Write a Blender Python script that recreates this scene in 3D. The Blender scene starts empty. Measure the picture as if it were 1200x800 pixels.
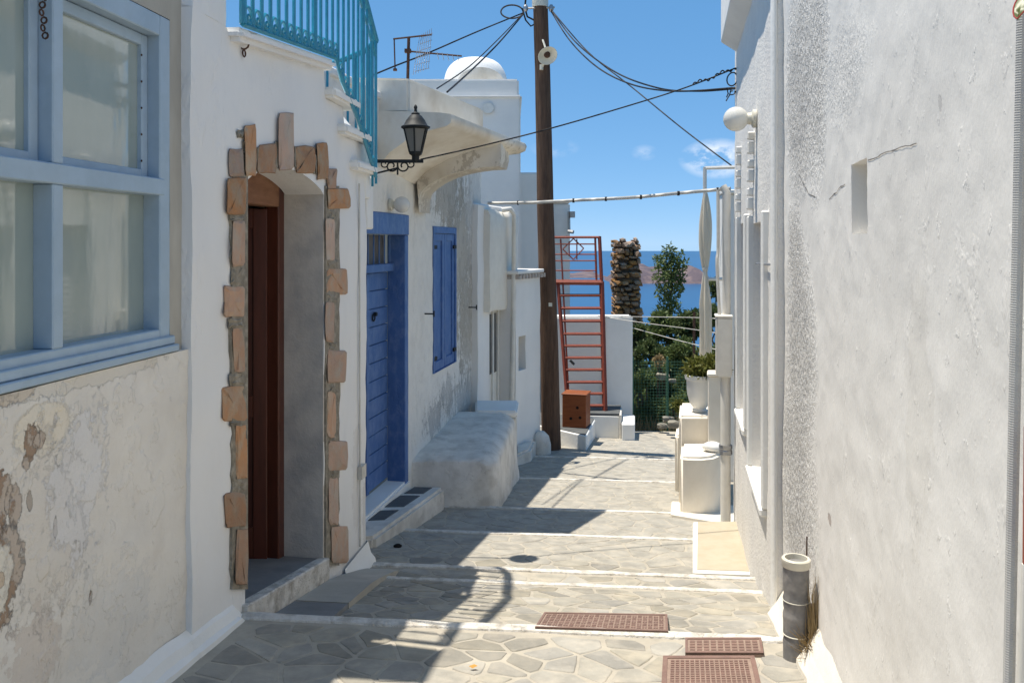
import bpy, bmesh, math, random
import numpy as np
from mathutils import Vector, Matrix, noise
random.seed(7); rng = np.random.default_rng(7)
SC = bpy.context.scene
COL = SC.collection
E = 1.6                      # eye height; street falls away from the camera

# ------------------------------------------------------------ camera
cam = bpy.data.cameras.new('camera'); camo = bpy.data.objects.new('camera', cam); COL.objects.link(camo)
camo.location = (0, 0, E); camo.rotation_euler = (math.pi/2, 0, 0)
cam.sensor_width = 36; cam.lens = 30; cam.shift_y = -114/1200
cam.clip_start = .05; cam.clip_end = 60000
SC.camera = camo
SC.render.resolution_x = 1024; SC.render.resolution_y = 682

# ------------------------------------------------------------ sun and sky
tosun = Vector((-.256, .066, 1)).normalized()
sel = math.asin(tosun.z); saz = math.atan2(tosun.x, tosun.y)
sl = bpy.data.lights.new('sun', 'SUN'); so = bpy.data.objects.new('sun', sl); COL.objects.link(so)
sl.energy = 5.0; sl.angle = math.radians(.53); sl.color = (1, .93, .82)
so.rotation_euler = tosun.to_track_quat('Z', 'Y').to_euler(); so.location = (-8, 2, 40)
W = bpy.data.worlds.new('World'); SC.world = W; W.use_nodes = True
wn = W.node_tree.nodes; wl = W.node_tree.links; wn.clear()
wo = wn.new('ShaderNodeOutputWorld'); bg = wn.new('ShaderNodeBackground'); sk = wn.new('ShaderNodeTexSky')
sk.sky_type = 'NISHITA'; sk.sun_disc = False; sk.sun_elevation = sel; sk.sun_rotation = saz
sk.altitude = 200; sk.air_density = .4; sk.dust_density = 0; sk.ozone_density = 6
bg.inputs['Strength'].default_value = .135
# two thin fair-weather clouds low over the sea
tc = wn.new('ShaderNodeTexCoord'); cn = wn.new('ShaderNodeTexNoise'); mp = wn.new('ShaderNodeMapping')
mp.inputs['Scale'].default_value = (1, 1, 1.8)
cn.inputs['Scale'].default_value = 26; cn.inputs['Detail'].default_value = 7; cn.inputs['Roughness'].default_value = .62
wl.new(tc.outputs['Generated'], mp.inputs['Vector']); wl.new(mp.outputs[0], cn.inputs['Vector'])
prev = None
for (cx, cz, rx, rz, k) in [(.240, .100, .044, .024, 1.15), (.05, .112, .03, .012, .3), (.155, .107, .016, .01, .3)]:
    d = Vector((cx, 1, cz)).normalized()
    sb = wn.new('ShaderNodeVectorMath'); sb.operation = 'SUBTRACT'; sb.inputs[1].default_value = d
    ml = wn.new('ShaderNodeVectorMath'); ml.operation = 'MULTIPLY'; ml.inputs[1].default_value = (1/rx, 1/rx, 1/rz)
    ln = wn.new('ShaderNodeVectorMath'); ln.operation = 'LENGTH'
    wl.new(tc.outputs['Generated'], sb.inputs[0]); wl.new(sb.outputs[0], ml.inputs[0]); wl.new(ml.outputs[0], ln.inputs[0])
    mr = wn.new('ShaderNodeMapRange'); mr.inputs['From Min'].default_value = 1; mr.inputs['From Max'].default_value = .1
    mr.inputs['To Max'].default_value = k
    wl.new(ln.outputs['Value'], mr.inputs['Value'])
    if prev is None: prev = mr.outputs[0]
    else:
        a = wn.new('ShaderNodeMath'); a.operation = 'ADD'; wl.new(prev, a.inputs[0]); wl.new(mr.outputs[0], a.inputs[1]); prev = a.outputs[0]
cr = wn.new('ShaderNodeMapRange'); cr.inputs['From Min'].default_value = .40; cr.inputs['From Max'].default_value = .56
wl.new(cn.outputs['Fac'], cr.inputs['Value'])
mu = wn.new('ShaderNodeMath'); mu.operation = 'MULTIPLY'; wl.new(prev, mu.inputs[0]); wl.new(cr.outputs[0], mu.inputs[1])
mx = wn.new('ShaderNodeMix'); mx.data_type = 'RGBA'; mx.inputs[7].default_value = (6.2, 6.4, 6.8, 1)
wl.new(mu.outputs[0], mx.inputs[0])
# film response of the photograph's sky: the same curve over the whole dome, so it fades less towards the horizon
sr = wn.new('ShaderNodeSeparateColor'); cb = wn.new('ShaderNodeCombineColor'); wl.new(sk.outputs[0], sr.inputs[0])
for i, (g, k) in enumerate([(.62, 1.04), (.42, 1.87), (.32, 2.92)]):
    a = wn.new('ShaderNodeMath'); a.operation = 'POWER'; a.inputs[1].default_value = g; wl.new(sr.outputs[i], a.inputs[0])
    b = wn.new('ShaderNodeMath'); b.operation = 'MULTIPLY'; b.inputs[1].default_value = k; wl.new(a.outputs[0], b.inputs[0]); wl.new(b.outputs[0], cb.inputs[i])
wl.new(cb.outputs[0], mx.inputs[6])
wl.new(mx.outputs[2], bg.inputs['Color']); wl.new(bg.outputs[0], wo.inputs['Surface'])
SC.view_settings.view_transform = 'Standard'; SC.view_settings.look = 'None'
SC.view_settings.exposure = .40; SC.view_settings.gamma = 1; SC.view_settings.use_curve_mapping = False

# ------------------------------------------------------------ places
def at(px, py, Y):            # point at depth Y that a photo pixel looks along (used once, to survey positions)
    return Vector(((px-600)/1000*Y, Y, E+(286-py)/1000*Y))
# street profile: q runs down the lane, steps at the painted edges
PROF = [(-6, E-1.15), (2.2, E-1.49), (3.585, E-1.61), (3.60, E-1.69), (5.04, E-2.0), (5.055, E-2.07), (5.51, E-2.10), (5.525, E-2.19),
        (6.84, E-2.32), (6.855, E-2.37), (7.92, E-2.45), (7.935, E-2.51), (9.71, E-2.66), (9.725, E-2.72), (11.53, E-2.86), (11.545, E-2.9), (14.3, E-3.08)]
def zq(q):
    for (a, za), (b, zb) in zip(PROF, PROF[1:]):
        if q <= b: return za+(zb-za)*(q-a)/(b-a)
    return PROF[-1][1]
def qof(x, y): return y+.1*x
def gz(x, y): return zq(qof(x, y))
def G(px, py):                # where a photo pixel meets the street
    Y = 1.0
    while Y < 30:
        p = at(px, py, Y)
        if p.z <= gz(p.x, p.y): return Vector((p.x, p.y, gz(p.x, p.y)))
        Y += .004
    return at(px, py, 14)

class Frame:                  # a facade: origin, direction along the lane, side (+1 = faces the lane from the right)
    def __init__(s, x, y, d, side, oz):
        s.o = Vector((x, y)); u = Vector((d, 1)).normalized(); s.u = u; s.side = side; s.oz = oz
        s.n = Vector((-u.y, u.x))*side            # towards the lane
        s.ang = math.atan2(u.y, u.x)
    def w(s, a, out, z):
        p = s.o+s.u*a+s.n*out
        return Vector((p.x, p.y, z))
    def s_(s, px, out=0):
        k = (px-600)/1000; o = s.o+s.n*out
        return (k*o.y-o.x)/(s.u.x-k*s.u.y)
    def sz(s, px, py, out=0):
        a = s.s_(px, out); p = s.w(a, out, 0)
        return a, E+(286-py)/1000*p.y
    def wp(s, px, py, out=0):
        a, z = s.sz(px, py, out); return s.w(a, out, z)

H1 = Frame(-1.6, 0, .114, -1, E-1.7)
H2 = Frame(.184*6-2.407, 6, .184, -1, E-2.3)
R1 = Frame(.538, 0, .191, 1, E-1.7)

# ------------------------------------------------------------ objects
XF = {}
def reg(o, loc, ang): XF[o.name] = (Vector(loc), ang)
def thing(name, label, cat, loc, ang=0, group=None):
    o = bpy.data.objects.new(name, None); COL.objects.link(o)
    o.location = loc; o.rotation_euler = (0, 0, ang); o.empty_display_size = .1
    o['label'] = label; o['category'] = cat
    if group: o['group'] = group
    reg(o, loc, ang); return o
def house(name, label, cat, fr): return thing(name, label, cat, (fr.o.x, fr.o.y, fr.oz), fr.ang)
def tag(o, label=None, cat=None, group=None, kind=None):
    if label: o['label'] = label
    if cat: o['category'] = cat
    if group: o['group'] = group
    if kind: o['kind'] = kind
    return o

class MB:
    def __init__(s): s.v = []; s.f = []
    def add(s, vs, fs):
        n = len(s.v); s.v += [Vector(v) for v in vs]; s.f += [tuple(i+n for i in f) for f in fs]; return s
    def box8(s, p):            # 8 points: bottom ring 0-3, top ring 4-7
        return s.add(p, [(3, 2, 1, 0), (4, 5, 6, 7), (0, 1, 5, 4), (1, 2, 6, 5), (2, 3, 7, 6), (3, 0, 4, 7)])
    def box(s, c, sx, sy, sz, ang=0):
        ca, sa = math.cos(ang), math.sin(ang); p = []
        for z in (-sz/2, sz/2):
            for x, y in ((-1, -1), (1, -1), (1, 1), (-1, 1)):
                X, Y = x*sx/2, y*sy/2
                p.append((c[0]+X*ca-Y*sa, c[1]+X*sa+Y*ca, c[2]+z))
        return s.box8(p)
    def fbox(s, fr, a0, a1, o0, o1, z0, z1):   # box in facade coordinates
        return s.box8([fr.w(a0, o0, z0), fr.w(a1, o0, z0), fr.w(a1, o1, z0), fr.w(a0, o1, z0),
                       fr.w(a0, o0, z1), fr.w(a1, o0, z1), fr.w(a1, o1, z1), fr.w(a0, o1, z1)])
    def fquad(s, fr, pts, o0, o1):             # facade polygon (a,z) extruded from o0 to o1
        n = len(pts)
        vs = [fr.w(a, o0, z) for a, z in pts]+[fr.w(a, o1, z) for a, z in pts]
        fs = [tuple(range(n))[::-1], tuple(range(n, 2*n))]+[(i, (i+1) % n, n+(i+1) % n, n+i) for i in range(n)]
        return s.add(vs, fs)
    def prism(s, pts, z0, z1):                 # plan polygon
        n = len(pts)
        f0 = z0 if callable(z0) else (lambda x, y: z0); f1 = z1 if callable(z1) else (lambda x, y: z1)
        vs = [(p[0], p[1], f0(p[0], p[1])) for p in pts]+[(p[0], p[1], f1(p[0], p[1])) for p in pts]
        return s.add(vs, [tuple(range(n))[::-1], tuple(range(n, 2*n))]+[(i, (i+1) % n, n+(i+1) % n, n+i) for i in range(n)])
    def tube(s, pts, r, n=6, caps=True):
        pts = [Vector(p) for p in pts]; m = len(pts); b = len(s.v); up = None
        for i, p in enumerate(pts):
            t = (pts[min(i+1, m-1)]-pts[max(i-1, 0)]).normalized()
            if up is None:
                up = Vector((0, 0, 1)) if abs(t.z) < .9 else Vector((1, 0, 0))
            x = t.cross(up).normalized(); y = x.cross(t).normalized(); up = y
            rr = r[i] if isinstance(r, (list, tuple)) else r
            for k in range(n):
                a = 2*math.pi*k/n; s.v.append(p+(x*math.cos(a)+y*math.sin(a))*rr)
        for i in range(m-1):
            for k in range(n):
                s.f.append((b+i*n+k, b+i*n+(k+1) % n, b+(i+1)*n+(k+1) % n, b+(i+1)*n+k))
        if caps: s.f.append(tuple(b+k for k in range(n))[::-1]); s.f.append(tuple(b+(m-1)*n+k for k in range(n)))
        return s
    def lathe(s, c, prof, n=16, axis=None):
        ax = Vector(axis or (0, 0, 1)).normalized()
        t = Vector((1, 0, 0)) if abs(ax.x) < .9 else Vector((0, 1, 0))
        x = ax.cross(t).normalized(); y = ax.cross(x); b = len(s.v); c = Vector(c)
        for r, h in prof:
            for k in range(n):
                a = 2*math.pi*k/n; s.v.append(c+ax*h+(x*math.cos(a)+y*math.sin(a))*max(r, 1e-4))
        for i in range(len(prof)-1):
            for k in range(n):
                s.f.append((b+i*n+k, b+i*n+(k+1) % n, b+(i+1)*n+(k+1) % n, b+(i+1)*n+k))
        s.f.append(tuple(b+k for k in range(n))[::-1]); s.f.append(tuple(b+(len(prof)-1)*n+k for k in range(n)))
        return s
    def ring(s, c, r, rt, nx, nz, n=12, m=5):  # torus in plane of vectors nx,nz
        c = Vector(c)
        pts = [c+nx*math.cos(2*math.pi*i/n)*r+nz*math.sin(2*math.pi*i/n)*r for i in range(n+1)]
        return s.tube(pts, rt, m, False)
    def build(s, name, mat, parent=None, smooth=0, bev=0, seg=1):
        loc, ang = XF.get(parent.name, (Vector((0, 0, 0)), 0)) if parent else (Vector((0, 0, 0)), 0)
        ca, sa = math.cos(-ang), math.sin(-ang)
        vs = []
        for v in s.v:
            d = v-loc; vs.append((d.x*ca-d.y*sa, d.x*sa+d.y*ca, d.z))
        me = bpy.data.meshes.new(name); me.from_pydata(vs, [], s.f)
        if bev:
            bm = bmesh.new(); bm.from_mesh(me)
            es = [e for e in bm.edges if len(e.link_faces) == 2 and e.calc_face_angle(0) > .6]
            bmesh.ops.bevel(bm, geom=es, offset=bev, segments=seg, affect='EDGES', clamp_overlap=True)
            bm.to_mesh(me); bm.free()
        if smooth:
            me.polygons.foreach_set('use_smooth', [True]*len(me.polygons))
            me.set_sharp_from_angle(angle=math.radians(smooth))
        me.materials.append(mat)
        o = bpy.data.objects.new(name, me); COL.objects.link(o)
        if parent: o.parent = parent; XF[o.name] = (loc, ang)
        return o

# ------------------------------------------------------------ materials
def M(name, c, c2=None, sc=2.5, lo=.35, hi=.65, rough=.85, metal=0, spec=.25, bump=(), patches=(), c3=None, sc3=30, k3=.3,
      stretch=(1, 1, 1), rand=0, trans=0, pstretch=(1, 1, .8), zones=(), crisp=()):
    m = bpy.data.materials.new(name); m.use_nodes = True; nt = m.node_tree; N = nt.nodes; L = nt.links
    b = N['Principled BSDF']; b.inputs['Roughness'].default_value = rough; b.inputs['Metallic'].default_value = metal
    b.inputs['Specular IOR Level'].default_value = spec
    tcn = N.new('ShaderNodeTexCoord'); mpn = N.new('ShaderNodeMapping'); mpn.inputs['Scale'].default_value = stretch
    L.new(tcn.outputs['Object'], mpn.inputs['Vector']); vec = mpn.outputs[0]
    def noi(scale, det=6, ro=.6, v=None):
        n = N.new('ShaderNodeTexNoise'); n.inputs['Scale'].default_value = scale; n.inputs['Detail'].default_value = det
        n.inputs['Roughness'].default_value = ro; L.new(v or vec, n.inputs['Vector']); return n
    def mixc(fac, a, bcol):
        x = N.new('ShaderNodeMix'); x.data_type = 'RGBA'
        if fac is not None: L.new(fac, x.inputs[0])
        if isinstance(a, tuple): x.inputs[6].default_value = a
        else: L.new(a, x.inputs[6])
        x.inputs[7].default_value = bcol; return x
    def mapr(v, a, bb, t0=0, t1=1):
        x = N.new('ShaderNodeMapRange'); x.inputs['From Min'].default_value = a; x.inputs['From Max'].default_value = bb
        x.inputs['To Min'].default_value = t0; x.inputs['To Max'].default_value = t1; L.new(v, x.inputs['Value']); return x.outputs[0]
    C4 = lambda t: (t[0], t[1], t[2], 1)
    cur = C4(c)
    if c2: cur = mixc(mapr(noi(sc).outputs['Fac'], lo, hi), cur, C4(c2)).outputs[2]
    if c3: cur = mixc(mapr(noi(sc3, 3).outputs['Fac'], .45, .7, 0, k3), cur, C4(c3)).outputs[2]
    h = None
    def addh(v, w):
        nonlocal h
        mlt = N.new('ShaderNodeMath'); mlt.operation = 'MULTIPLY'; mlt.inputs[1].default_value = w; L.new(v, mlt.inputs[0])
        if h is None: h = mlt.outputs[0]
        else:
            ad = N.new('ShaderNodeMath'); ad.operation = 'ADD'; L.new(h, ad.inputs[0]); L.new(mlt.outputs[0], ad.inputs[1]); h = ad.outputs[0]
    for bb in bump:
        addh(noi(bb[0], bb[2] if len(bb) > 2 else 5, .62).outputs['Fac'], bb[1])
    def ell(p):
        sb = N.new('ShaderNodeVectorMath'); sb.operation = 'SUBTRACT'; sb.inputs[1].default_value = (p[0], 0, p[1])
        ml = N.new('ShaderNodeVectorMath'); ml.operation = 'MULTIPLY'; ml.inputs[1].default_value = (1/p[2], 0, 1/p[3])
        ln = N.new('ShaderNodeVectorMath'); ln.operation = 'LENGTH'
        L.new(tcn.outputs['Object'], sb.inputs[0]); L.new(sb.outputs[0], ml.inputs[0]); L.new(ml.outputs[0], ln.inputs[0])
        return ln.outputs['Value']
    def mth(op, a, bb):
        x = N.new('ShaderNodeMath'); x.operation = op; x.use_clamp = False
        for i, q in enumerate((a, bb)):
            if isinstance(q, (int, float)): x.inputs[i].default_value = q
            else: L.new(q, x.inputs[i])
        return x.outputs[0]
    for (sc_, lo_, hi_, hgt, st_) in crisp:       # hard edged flakes of old limewash
        mq = N.new('ShaderNodeMapping'); mq.inputs['Scale'].default_value = st_; L.new(tcn.outputs['Object'], mq.inputs['Vector'])
        addh(mapr(noi(sc_, 5, .6, mq.outputs[0]).outputs['Fac'], lo_, hi_), hgt)
    if zones:                                     # stippled areas
        zz_ = None
        for p in zones[2]:
            e = mapr(mth('ADD', ell(p), mth('MULTIPLY', noi(7, 6).outputs['Fac'], .9)), 1.05, 1.75, p[4] if len(p) > 4 else 1, 0)
            zz_ = e if zz_ is None else mth('MAXIMUM', zz_, e)
        nz_ = noi(zones[0], 3, .7).outputs['Fac']
        addh(mth('MULTIPLY', mapr(nz_, .42, .6), zz_), zones[1])
        cur = mixc(mth('MULTIPLY', mapr(nz_, .47, .42), mth('MULTIPLY', zz_, .85)), cur, C4((.33, .325, .315))).outputs[2]
    if patches:
        mpp = N.new('ShaderNodeMapping'); mpp.inputs['Scale'].default_value = pstretch; L.new(tcn.outputs['Object'], mpp.inputs['Vector'])
        n1 = noi(4.5, 9, .72, mpp.outputs[0])
        n2 = noi(21, 7, .75, mpp.outputs[0])
        nn = N.new('ShaderNodeMath'); nn.operation = 'MULTIPLY_ADD'; nn.inputs[1].default_value = .5
        nn.inputs[1].default_value = .9; L.new(n2.outputs['Fac'], nn.inputs[0]); L.new(n1.outputs['Fac'], nn.inputs[2])
        for p in patches:
            cx, cz, rx, rz, colr = p[:5]; dk = p[5] if len(p) > 5 else 2.2; depth = p[6] if len(p) > 6 else .004; op = p[7] if len(p) > 7 else 1
            sb = N.new('ShaderNodeVectorMath'); sb.operation = 'SUBTRACT'; sb.inputs[1].default_value = (cx, 0, cz)
            ml = N.new('ShaderNodeVectorMath'); ml.operation = 'MULTIPLY'; ml.inputs[1].default_value = (1/rx, 0, 1/rz)
            ln = N.new('ShaderNodeVectorMath'); ln.operation = 'LENGTH'
            L.new(tcn.outputs['Object'], sb.inputs[0]); L.new(sb.outputs[0], ml.inputs[0]); L.new(ml.outputs[0], ln.inputs[0])
            ma = N.new('ShaderNodeMath'); ma.operation = 'MULTIPLY_ADD'; ma.inputs[1].default_value = dk
            L.new(nn.outputs[0], ma.inputs[0]); L.new(ln.outputs['Value'], ma.inputs[2])
            off = .95*dk
            mk = mapr(ma.outputs[0], 1+off-.06, 1+off+.06, op, 0)
            cur = mixc(mk, cur, C4(colr)).outputs[2]
            if depth: addh(mk, -depth)
    if rand:
        oi = N.new('ShaderNodeObjectInfo'); hs = N.new('ShaderNodeHueSaturation')
        L.new(mapr(oi.outputs['Random'], 0, 1, 1-rand, 1+rand), hs.inputs['Value'])
        mod = N.new('ShaderNodeMath'); mod.operation = 'FRACT'; m3 = N.new('ShaderNodeMath'); m3.operation = 'MULTIPLY'; m3.inputs[1].default_value = 7.31
        L.new(oi.outputs['Random'], m3.inputs[0]); L.new(m3.outputs[0], mod.inputs[0])
        L.new(mapr(mod.outputs[0], 0, 1, 1-rand*1.2, 1+rand*1.2), hs.inputs['Saturation'])
        if isinstance(cur, tuple): hs.inputs['Color'].default_value = cur
        else: L.new(cur, hs.inputs['Color'])
        cur = hs.outputs[0]
    if isinstance(cur, tuple): b.inputs['Base Color'].default_value = cur
    else: L.new(cur, b.inputs['Base Color'])
    if h is not None:
        bp = N.new('ShaderNodeBump'); bp.inputs['Strength'].default_value = 1; bp.inputs['Distance'].default_value = 1
        L.new(h, bp.inputs['Height']); L.new(bp.outputs[0], b.inputs['Normal'])
    if trans:
        tr = N.new('ShaderNodeBsdfTranslucent'); ms = N.new('ShaderNodeMixShader'); ms.inputs[0].default_value = trans
        if isinstance(cur, tuple): tr.inputs['Color'].default_value = cur
        else: L.new(cur, tr.inputs['Color'])
        L.new(b.outputs[0], ms.inputs[1]); L.new(tr.outputs[0], ms.inputs[2]); L.new(ms.outputs[0], N['Material Output'].inputs['Surface'])
    return m

def pp(fr, px, py, rxp, ryp, col, *a):    # a stain on a facade, surveyed from the photo
    s0, z0 = fr.sz(px, py); s1, _ = fr.sz(px+rxp, py); _, z1 = fr.sz(px, py+ryp)
    return (s0, z0-fr.oz, abs(s1-s0), abs(z0-z1), col)+a

WHITE = (.81, .80, .76)
m_white = M('limewash', WHITE, (.74, .73, .70), 1.6, bump=((9, .006), (60, .0015)), c3=(.66, .64, .60), sc3=5, k3=.35)
m_white_clean = M('fresh_limewash', (.83, .82, .78), (.78, .765, .715), 3, bump=((12, .004), (70, .001)))
m_door_house = M('door_house_plaster', (.77, .765, .745), (.73, .725, .705), 1.4, bump=((5, .008), (30, .0015)), c3=(.68, .68, .68), sc3=2.2, k3=.35,
    stretch=(1, 1, .5), crisp=((5, .58, .63, .002, (1, 1, .5)),),
    patches=[pp(H1, 286, 30, 7, 10, (.5, .47, .42), .6, .003, .8), pp(H1, 428, 600, 3, 40, (.55, .53, .5), 2, .002, .6), pp(H1, 418, 560, 5, 60, (.6, .58, .55), 2.5, .001, .5)])
brn = (.33, .235, .165)
m_window_house = M('old_plaster', (.745, .71, .645), (.68, .645, .58), 1.8, bump=((4, .012), (22, .004), (80, .001)), c3=(.6, .56, .5), sc3=5, k3=.5, crisp=((5, .54, .57, .0025, (1, 1, .8)), (13, .6, .63, .002, (1, 1, .7))),
    patches=[pp(H1, 58, 503, 32, 30, (.73, .66, .53), 1.0, .003, .7), pp(H1, 42, 524, 7, 20, brn, 3), pp(H1, 52, 517, 6, 8, brn, 2.6), pp(H1, 4, 590, 13, 34, brn, 3), pp(H1, 24, 594, 7, 20, brn, 3.2), pp(H1, 42, 588, 3, 14, (.2, .15, .11), 2.6), pp(H1, 72, 618, 2, 10, (.2, .15, .11), 2.6), pp(H1, 112, 700, 2, 9, (.25, .2, .16), 2.6),
             pp(H1, 8, 676, 25, 56, brn, 1.7), pp(H1, 4, 680, 18, 42, (.70, .66, .57), 1.5, -.003), pp(H1, 8, 680, 5, 10, (.55, .45, .34), 1.2),
             pp(H1, 60, 620, 40, 90, (.62, .57, .5), 3, .002, .5), pp(H1, 50, 770, 26, 50, (.55, .47, .4), 3.4, .001, .5), pp(H1, 100, 560, 30, 70, (.66, .66, .67), 3, .002, .5),
             pp(H1, 118, 440, 70, 10, (.6, .55, .46), 2.6, .003, .5), pp(H1, 20, 455, 30, 14, (.52, .43, .33), 2.6, .003, .6), pp(H1, 135, 720, 40, 50, (.62, .61, .58), 3.5, .001, .5)])
m_grey_render = M('grey_render', (.40, .38, .33), (.31, .30, .265), 3, bump=((10, .003), (60, .001)), stretch=(1, 1, .4), c3=(.58, .56, .5), sc3=6, k3=.5)
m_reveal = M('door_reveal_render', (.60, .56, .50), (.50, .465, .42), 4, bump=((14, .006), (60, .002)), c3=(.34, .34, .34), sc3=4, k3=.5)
gre = (.43, .385, .315)
m_h2 = M('blue_door_house_plaster', (.80, .77, .70), (.73, .70, .635), 2, bump=((6, .008), (40, .002)), c3=(.62, .60, .55), sc3=7, k3=.4,
    pstretch=(1.6, 1.6, .6), crisp=((9, .55, .6, .004, (1.4, 1.4, .6)),),
    patches=[pp(H2, 526, 228, 14, 38, gre, 3.5, .004, .9), pp(H2, 541, 300, 12, 85, gre, 5, .004, .85), pp(H2, 547, 375, 9, 60, gre, 5, .004, .8), pp(H2, 546, 465, 14, 22, (.5, .48, .44), 6, .003, .8),
             pp(H2, 509, 490, 8, 18, (.45, .43, .40), 5, .004, .8), pp(H2, 524, 460, 6, 16, (.5, .48, .44), 5, .004, .8), pp(H2, 556, 250, 8, 60, (.6, .57, .52), 5, .003, .6)])
m_canopy = M('canopy_plaster', (.80, .75, .66), (.72, .66, .55), 2.4, bump=((7, .008), (40, .0015)), c3=(.52, .44, .33), sc3=3.5, k3=.6, stretch=(1, 1, .7), patches=[pp(H2, 500, 225, 12, 40, (.40, .345, .27), 3.5, .003, .6), pp(H2, 575, 182, 12, 10, (.42, .36, .28), 3, .003, .7)])
def zpx(px, py, rx, ry, k=1): p = pp(R1, px, py, rx, ry, 0); return p[:4]+(k,)
m_right = M('rough_plaster', (.81, .785, .735), (.775, .75, .70), 1.5, bump=((2.2, .004, 2), (9, .002), (34, .0013), (110, .0006)), c3=(.72, .69, .64), sc3=1.6, k3=.5,
    stretch=(1, 1, .6), crisp=((6, .60, .66, .0012, (1, 1, .55)), (21, .61, .68, .0009, (1.3, 1, .7)), (3.1, .6, .65, .0009, (1, 1, .35))),
    zones=(60, .0095, [zpx(937, 100, 20, 120), zpx(955, 70, 14, 140, .8), zpx(932, 300, 10, 60, .9), zpx(936, 420, 18, 120), zpx(930, 560, 22, 110), zpx(985, 90, 30, 60, .18)]),
    patches=[pp(R1, 972, 608, 2, 9, (.40, .34, .30), 2.2, .002, .8), pp(R1, 1102, 122, 2, 9, (.55, .53, .5), 2.5, .002, .7), pp(R1, 934, 168, 6, 5, (.5, .49, .47), 1.5, .002, .7), pp(R1, 1075, 480, 18, 150, (.70, .67, .61), 2, 0, .5)])
m_right_rough = M('stippled_plaster', (.79, .785, .76), (.72, .715, .69), 8, bump=((48, .008, 4), (120, .0035)), c3=(.6, .61, .62), sc3=30, k3=.5)
m_r1 = M('facade_plaster', (.82, .79, .73), (.76, .73, .68), 2, bump=((6, .004), (50, .007, 4)), c3=(.68, .67, .65), sc3=9, k3=.3)
m_far = M('far_limewash', (.82, .795, .745), (.76, .735, .69), .9, bump=((5, .006),), c3=(.66, .65, .62), sc3=1.6, k3=.4)
m_bench = M('bench_limewash', (.76, .72, .645), (.62, .585, .52), 4, bump=((6, .006), (40, .002)), c3=(.46, .42, .36), sc3=6, k3=.7, crisp=((10, .58, .62, .003, (1, 1, 1)),))
m_stone = M('paving_slate', (.335, .314, .265), (.25, .235, .20), 6, bump=((14, .006), (60, .0025)), c3=(.41, .37, .30), sc3=9, k3=.75, rand=.2, rough=.75)
m_mortar = M('lane_mortar', (.44, .40, .325), (.37, .335, .275), 6, bump=((40, .003),), c3=(.27, .25, .21), sc3=11, k3=.5)
m_line = M('painted_edge', (.72, .69, .63), (.58, .55, .49), 9, bump=((25, .006),), c3=(.36, .33, .28), sc3=13, k3=.9, crisp=((22, .5, .56, .003, (1, 1, 1)),))
m_quoin = M('sandstone', (.47, .275, .17), (.39, .26, .18), 8, bump=((12, .012), (45, .005), (120, .002)), c3=(.40, .33, .255), sc3=10, k3=.95, rand=.24)
m_quoin_mortar = M('joint_mortar', (.27, .235, .18), (.18, .16, .125), 14, bump=((30, .008),), c3=(.45, .41, .34), sc3=30, k3=.5)
m_ltblue = M('pale_blue_paint', (.34, .435, .52), (.30, .395, .48), 6, rough=.45, spec=.4, bump=((30, .0012),), c3=(.38, .50, .62), sc3=14, k3=.35)
m_blue = M('deep_blue_paint', (.075, .155, .36), (.055, .125, .31), 5, rough=.5, spec=.35, bump=((12, .003), (60, .001)), c3=(.16, .24, .42), sc3=16, k3=.6, stretch=(1, 1, .6), crisp=((9, .6, .63, .0015, (2, 1, .5)),))
m_teal = M('turquoise_paint', (.015, .215, .33), (.02, .26, .38), 14, rough=.35, spec=.5, c3=(.01, .16, .26), sc3=40, k3=.5)
m_brown = M('brown_door_paint', (.095, .026, .014), (.07, .02, .011), 5, rough=.4, spec=.4, stretch=(6, 6, 1))
m_brown_lintel = M('weathered_lintel', (.25, .125, .07), (.19, .09, .05), 7, rough=.7, stretch=(1, 4, 4), bump=((20, .002),))
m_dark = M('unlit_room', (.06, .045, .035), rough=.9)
m_floor = M('slate_threshold', (.23, .235, .235), (.18, .185, .185), 6, rough=.6, bump=((25, .002),))
m_iron = M('black_iron', (.016, .018, .018), rough=.6, metal=0, spec=.3, bump=((60, .0006),))
m_rust = M('rusty_iron', (.09, .045, .03), (.05, .03, .022), 30, rough=.8)
m_steel = M('zinc_steel', (.42, .42, .42), (.32, .32, .32), 20, rough=.4, metal=.8)
m_red = M('red_iron_paint', (.25, .055, .03), (.19, .04, .025), 16, rough=.55, c3=(.12, .03, .02), sc3=50, k3=.5)
m_pole = M('tarred_pole', (.13, .075, .047), (.07, .042, .029), 5, rough=.9, stretch=(5, 5, .5), bump=((16, .01), (50, .003)), c3=(.15, .095, .065), sc3=9, k3=.5)
m_cable = M('black_cable', (.015, .015, .016), rough=.6)
m_cable_w = M('white_conduit', (.62, .60, .55), (.5, .48, .43), 10, rough=.6)
m_cream = M('cream_plastic', (.66, .63, .53), (.58, .55, .45), 12, rough=.35, spec=.5)
m_crack = M('crack_shadow', (.22, .20, .18), rough=.95)
m_globe = M('opal_globe', (.80, .79, .74), rough=.15, spec=.5, trans=.25)
m_pvc = M('white_pvc', (.77, .74, .67), (.69, .66, .59), 8, rough=.4, spec=.4, c3=(.55, .53, .48), sc3=6, k3=.3)
m_greypipe = M('grey_pvc', (.22, .215, .21), (.17, .165, .16), 8, rough=.6, c3=(.36, .34, .31), sc3=12, k3=.8, bump=((30, .001),))
m_pipecap = M('pipe_lip', (.33, .26, .22), (.25, .2, .17), 20, rough=.7)
m_beige = M('beige_landing', (.45, .395, .30), (.41, .36, .27), 5, rough=.85, bump=((30, .001),), c3=(.4, .33, .22), sc3=10, k3=.3)
m_cover = M('rusty_cast_iron', (.25, .155, .125), (.19, .12, .10), 14, rough=.7, metal=.25, bump=((60, .0012),), c3=(.28, .19, .15), sc3=30, k3=.6)
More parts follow.
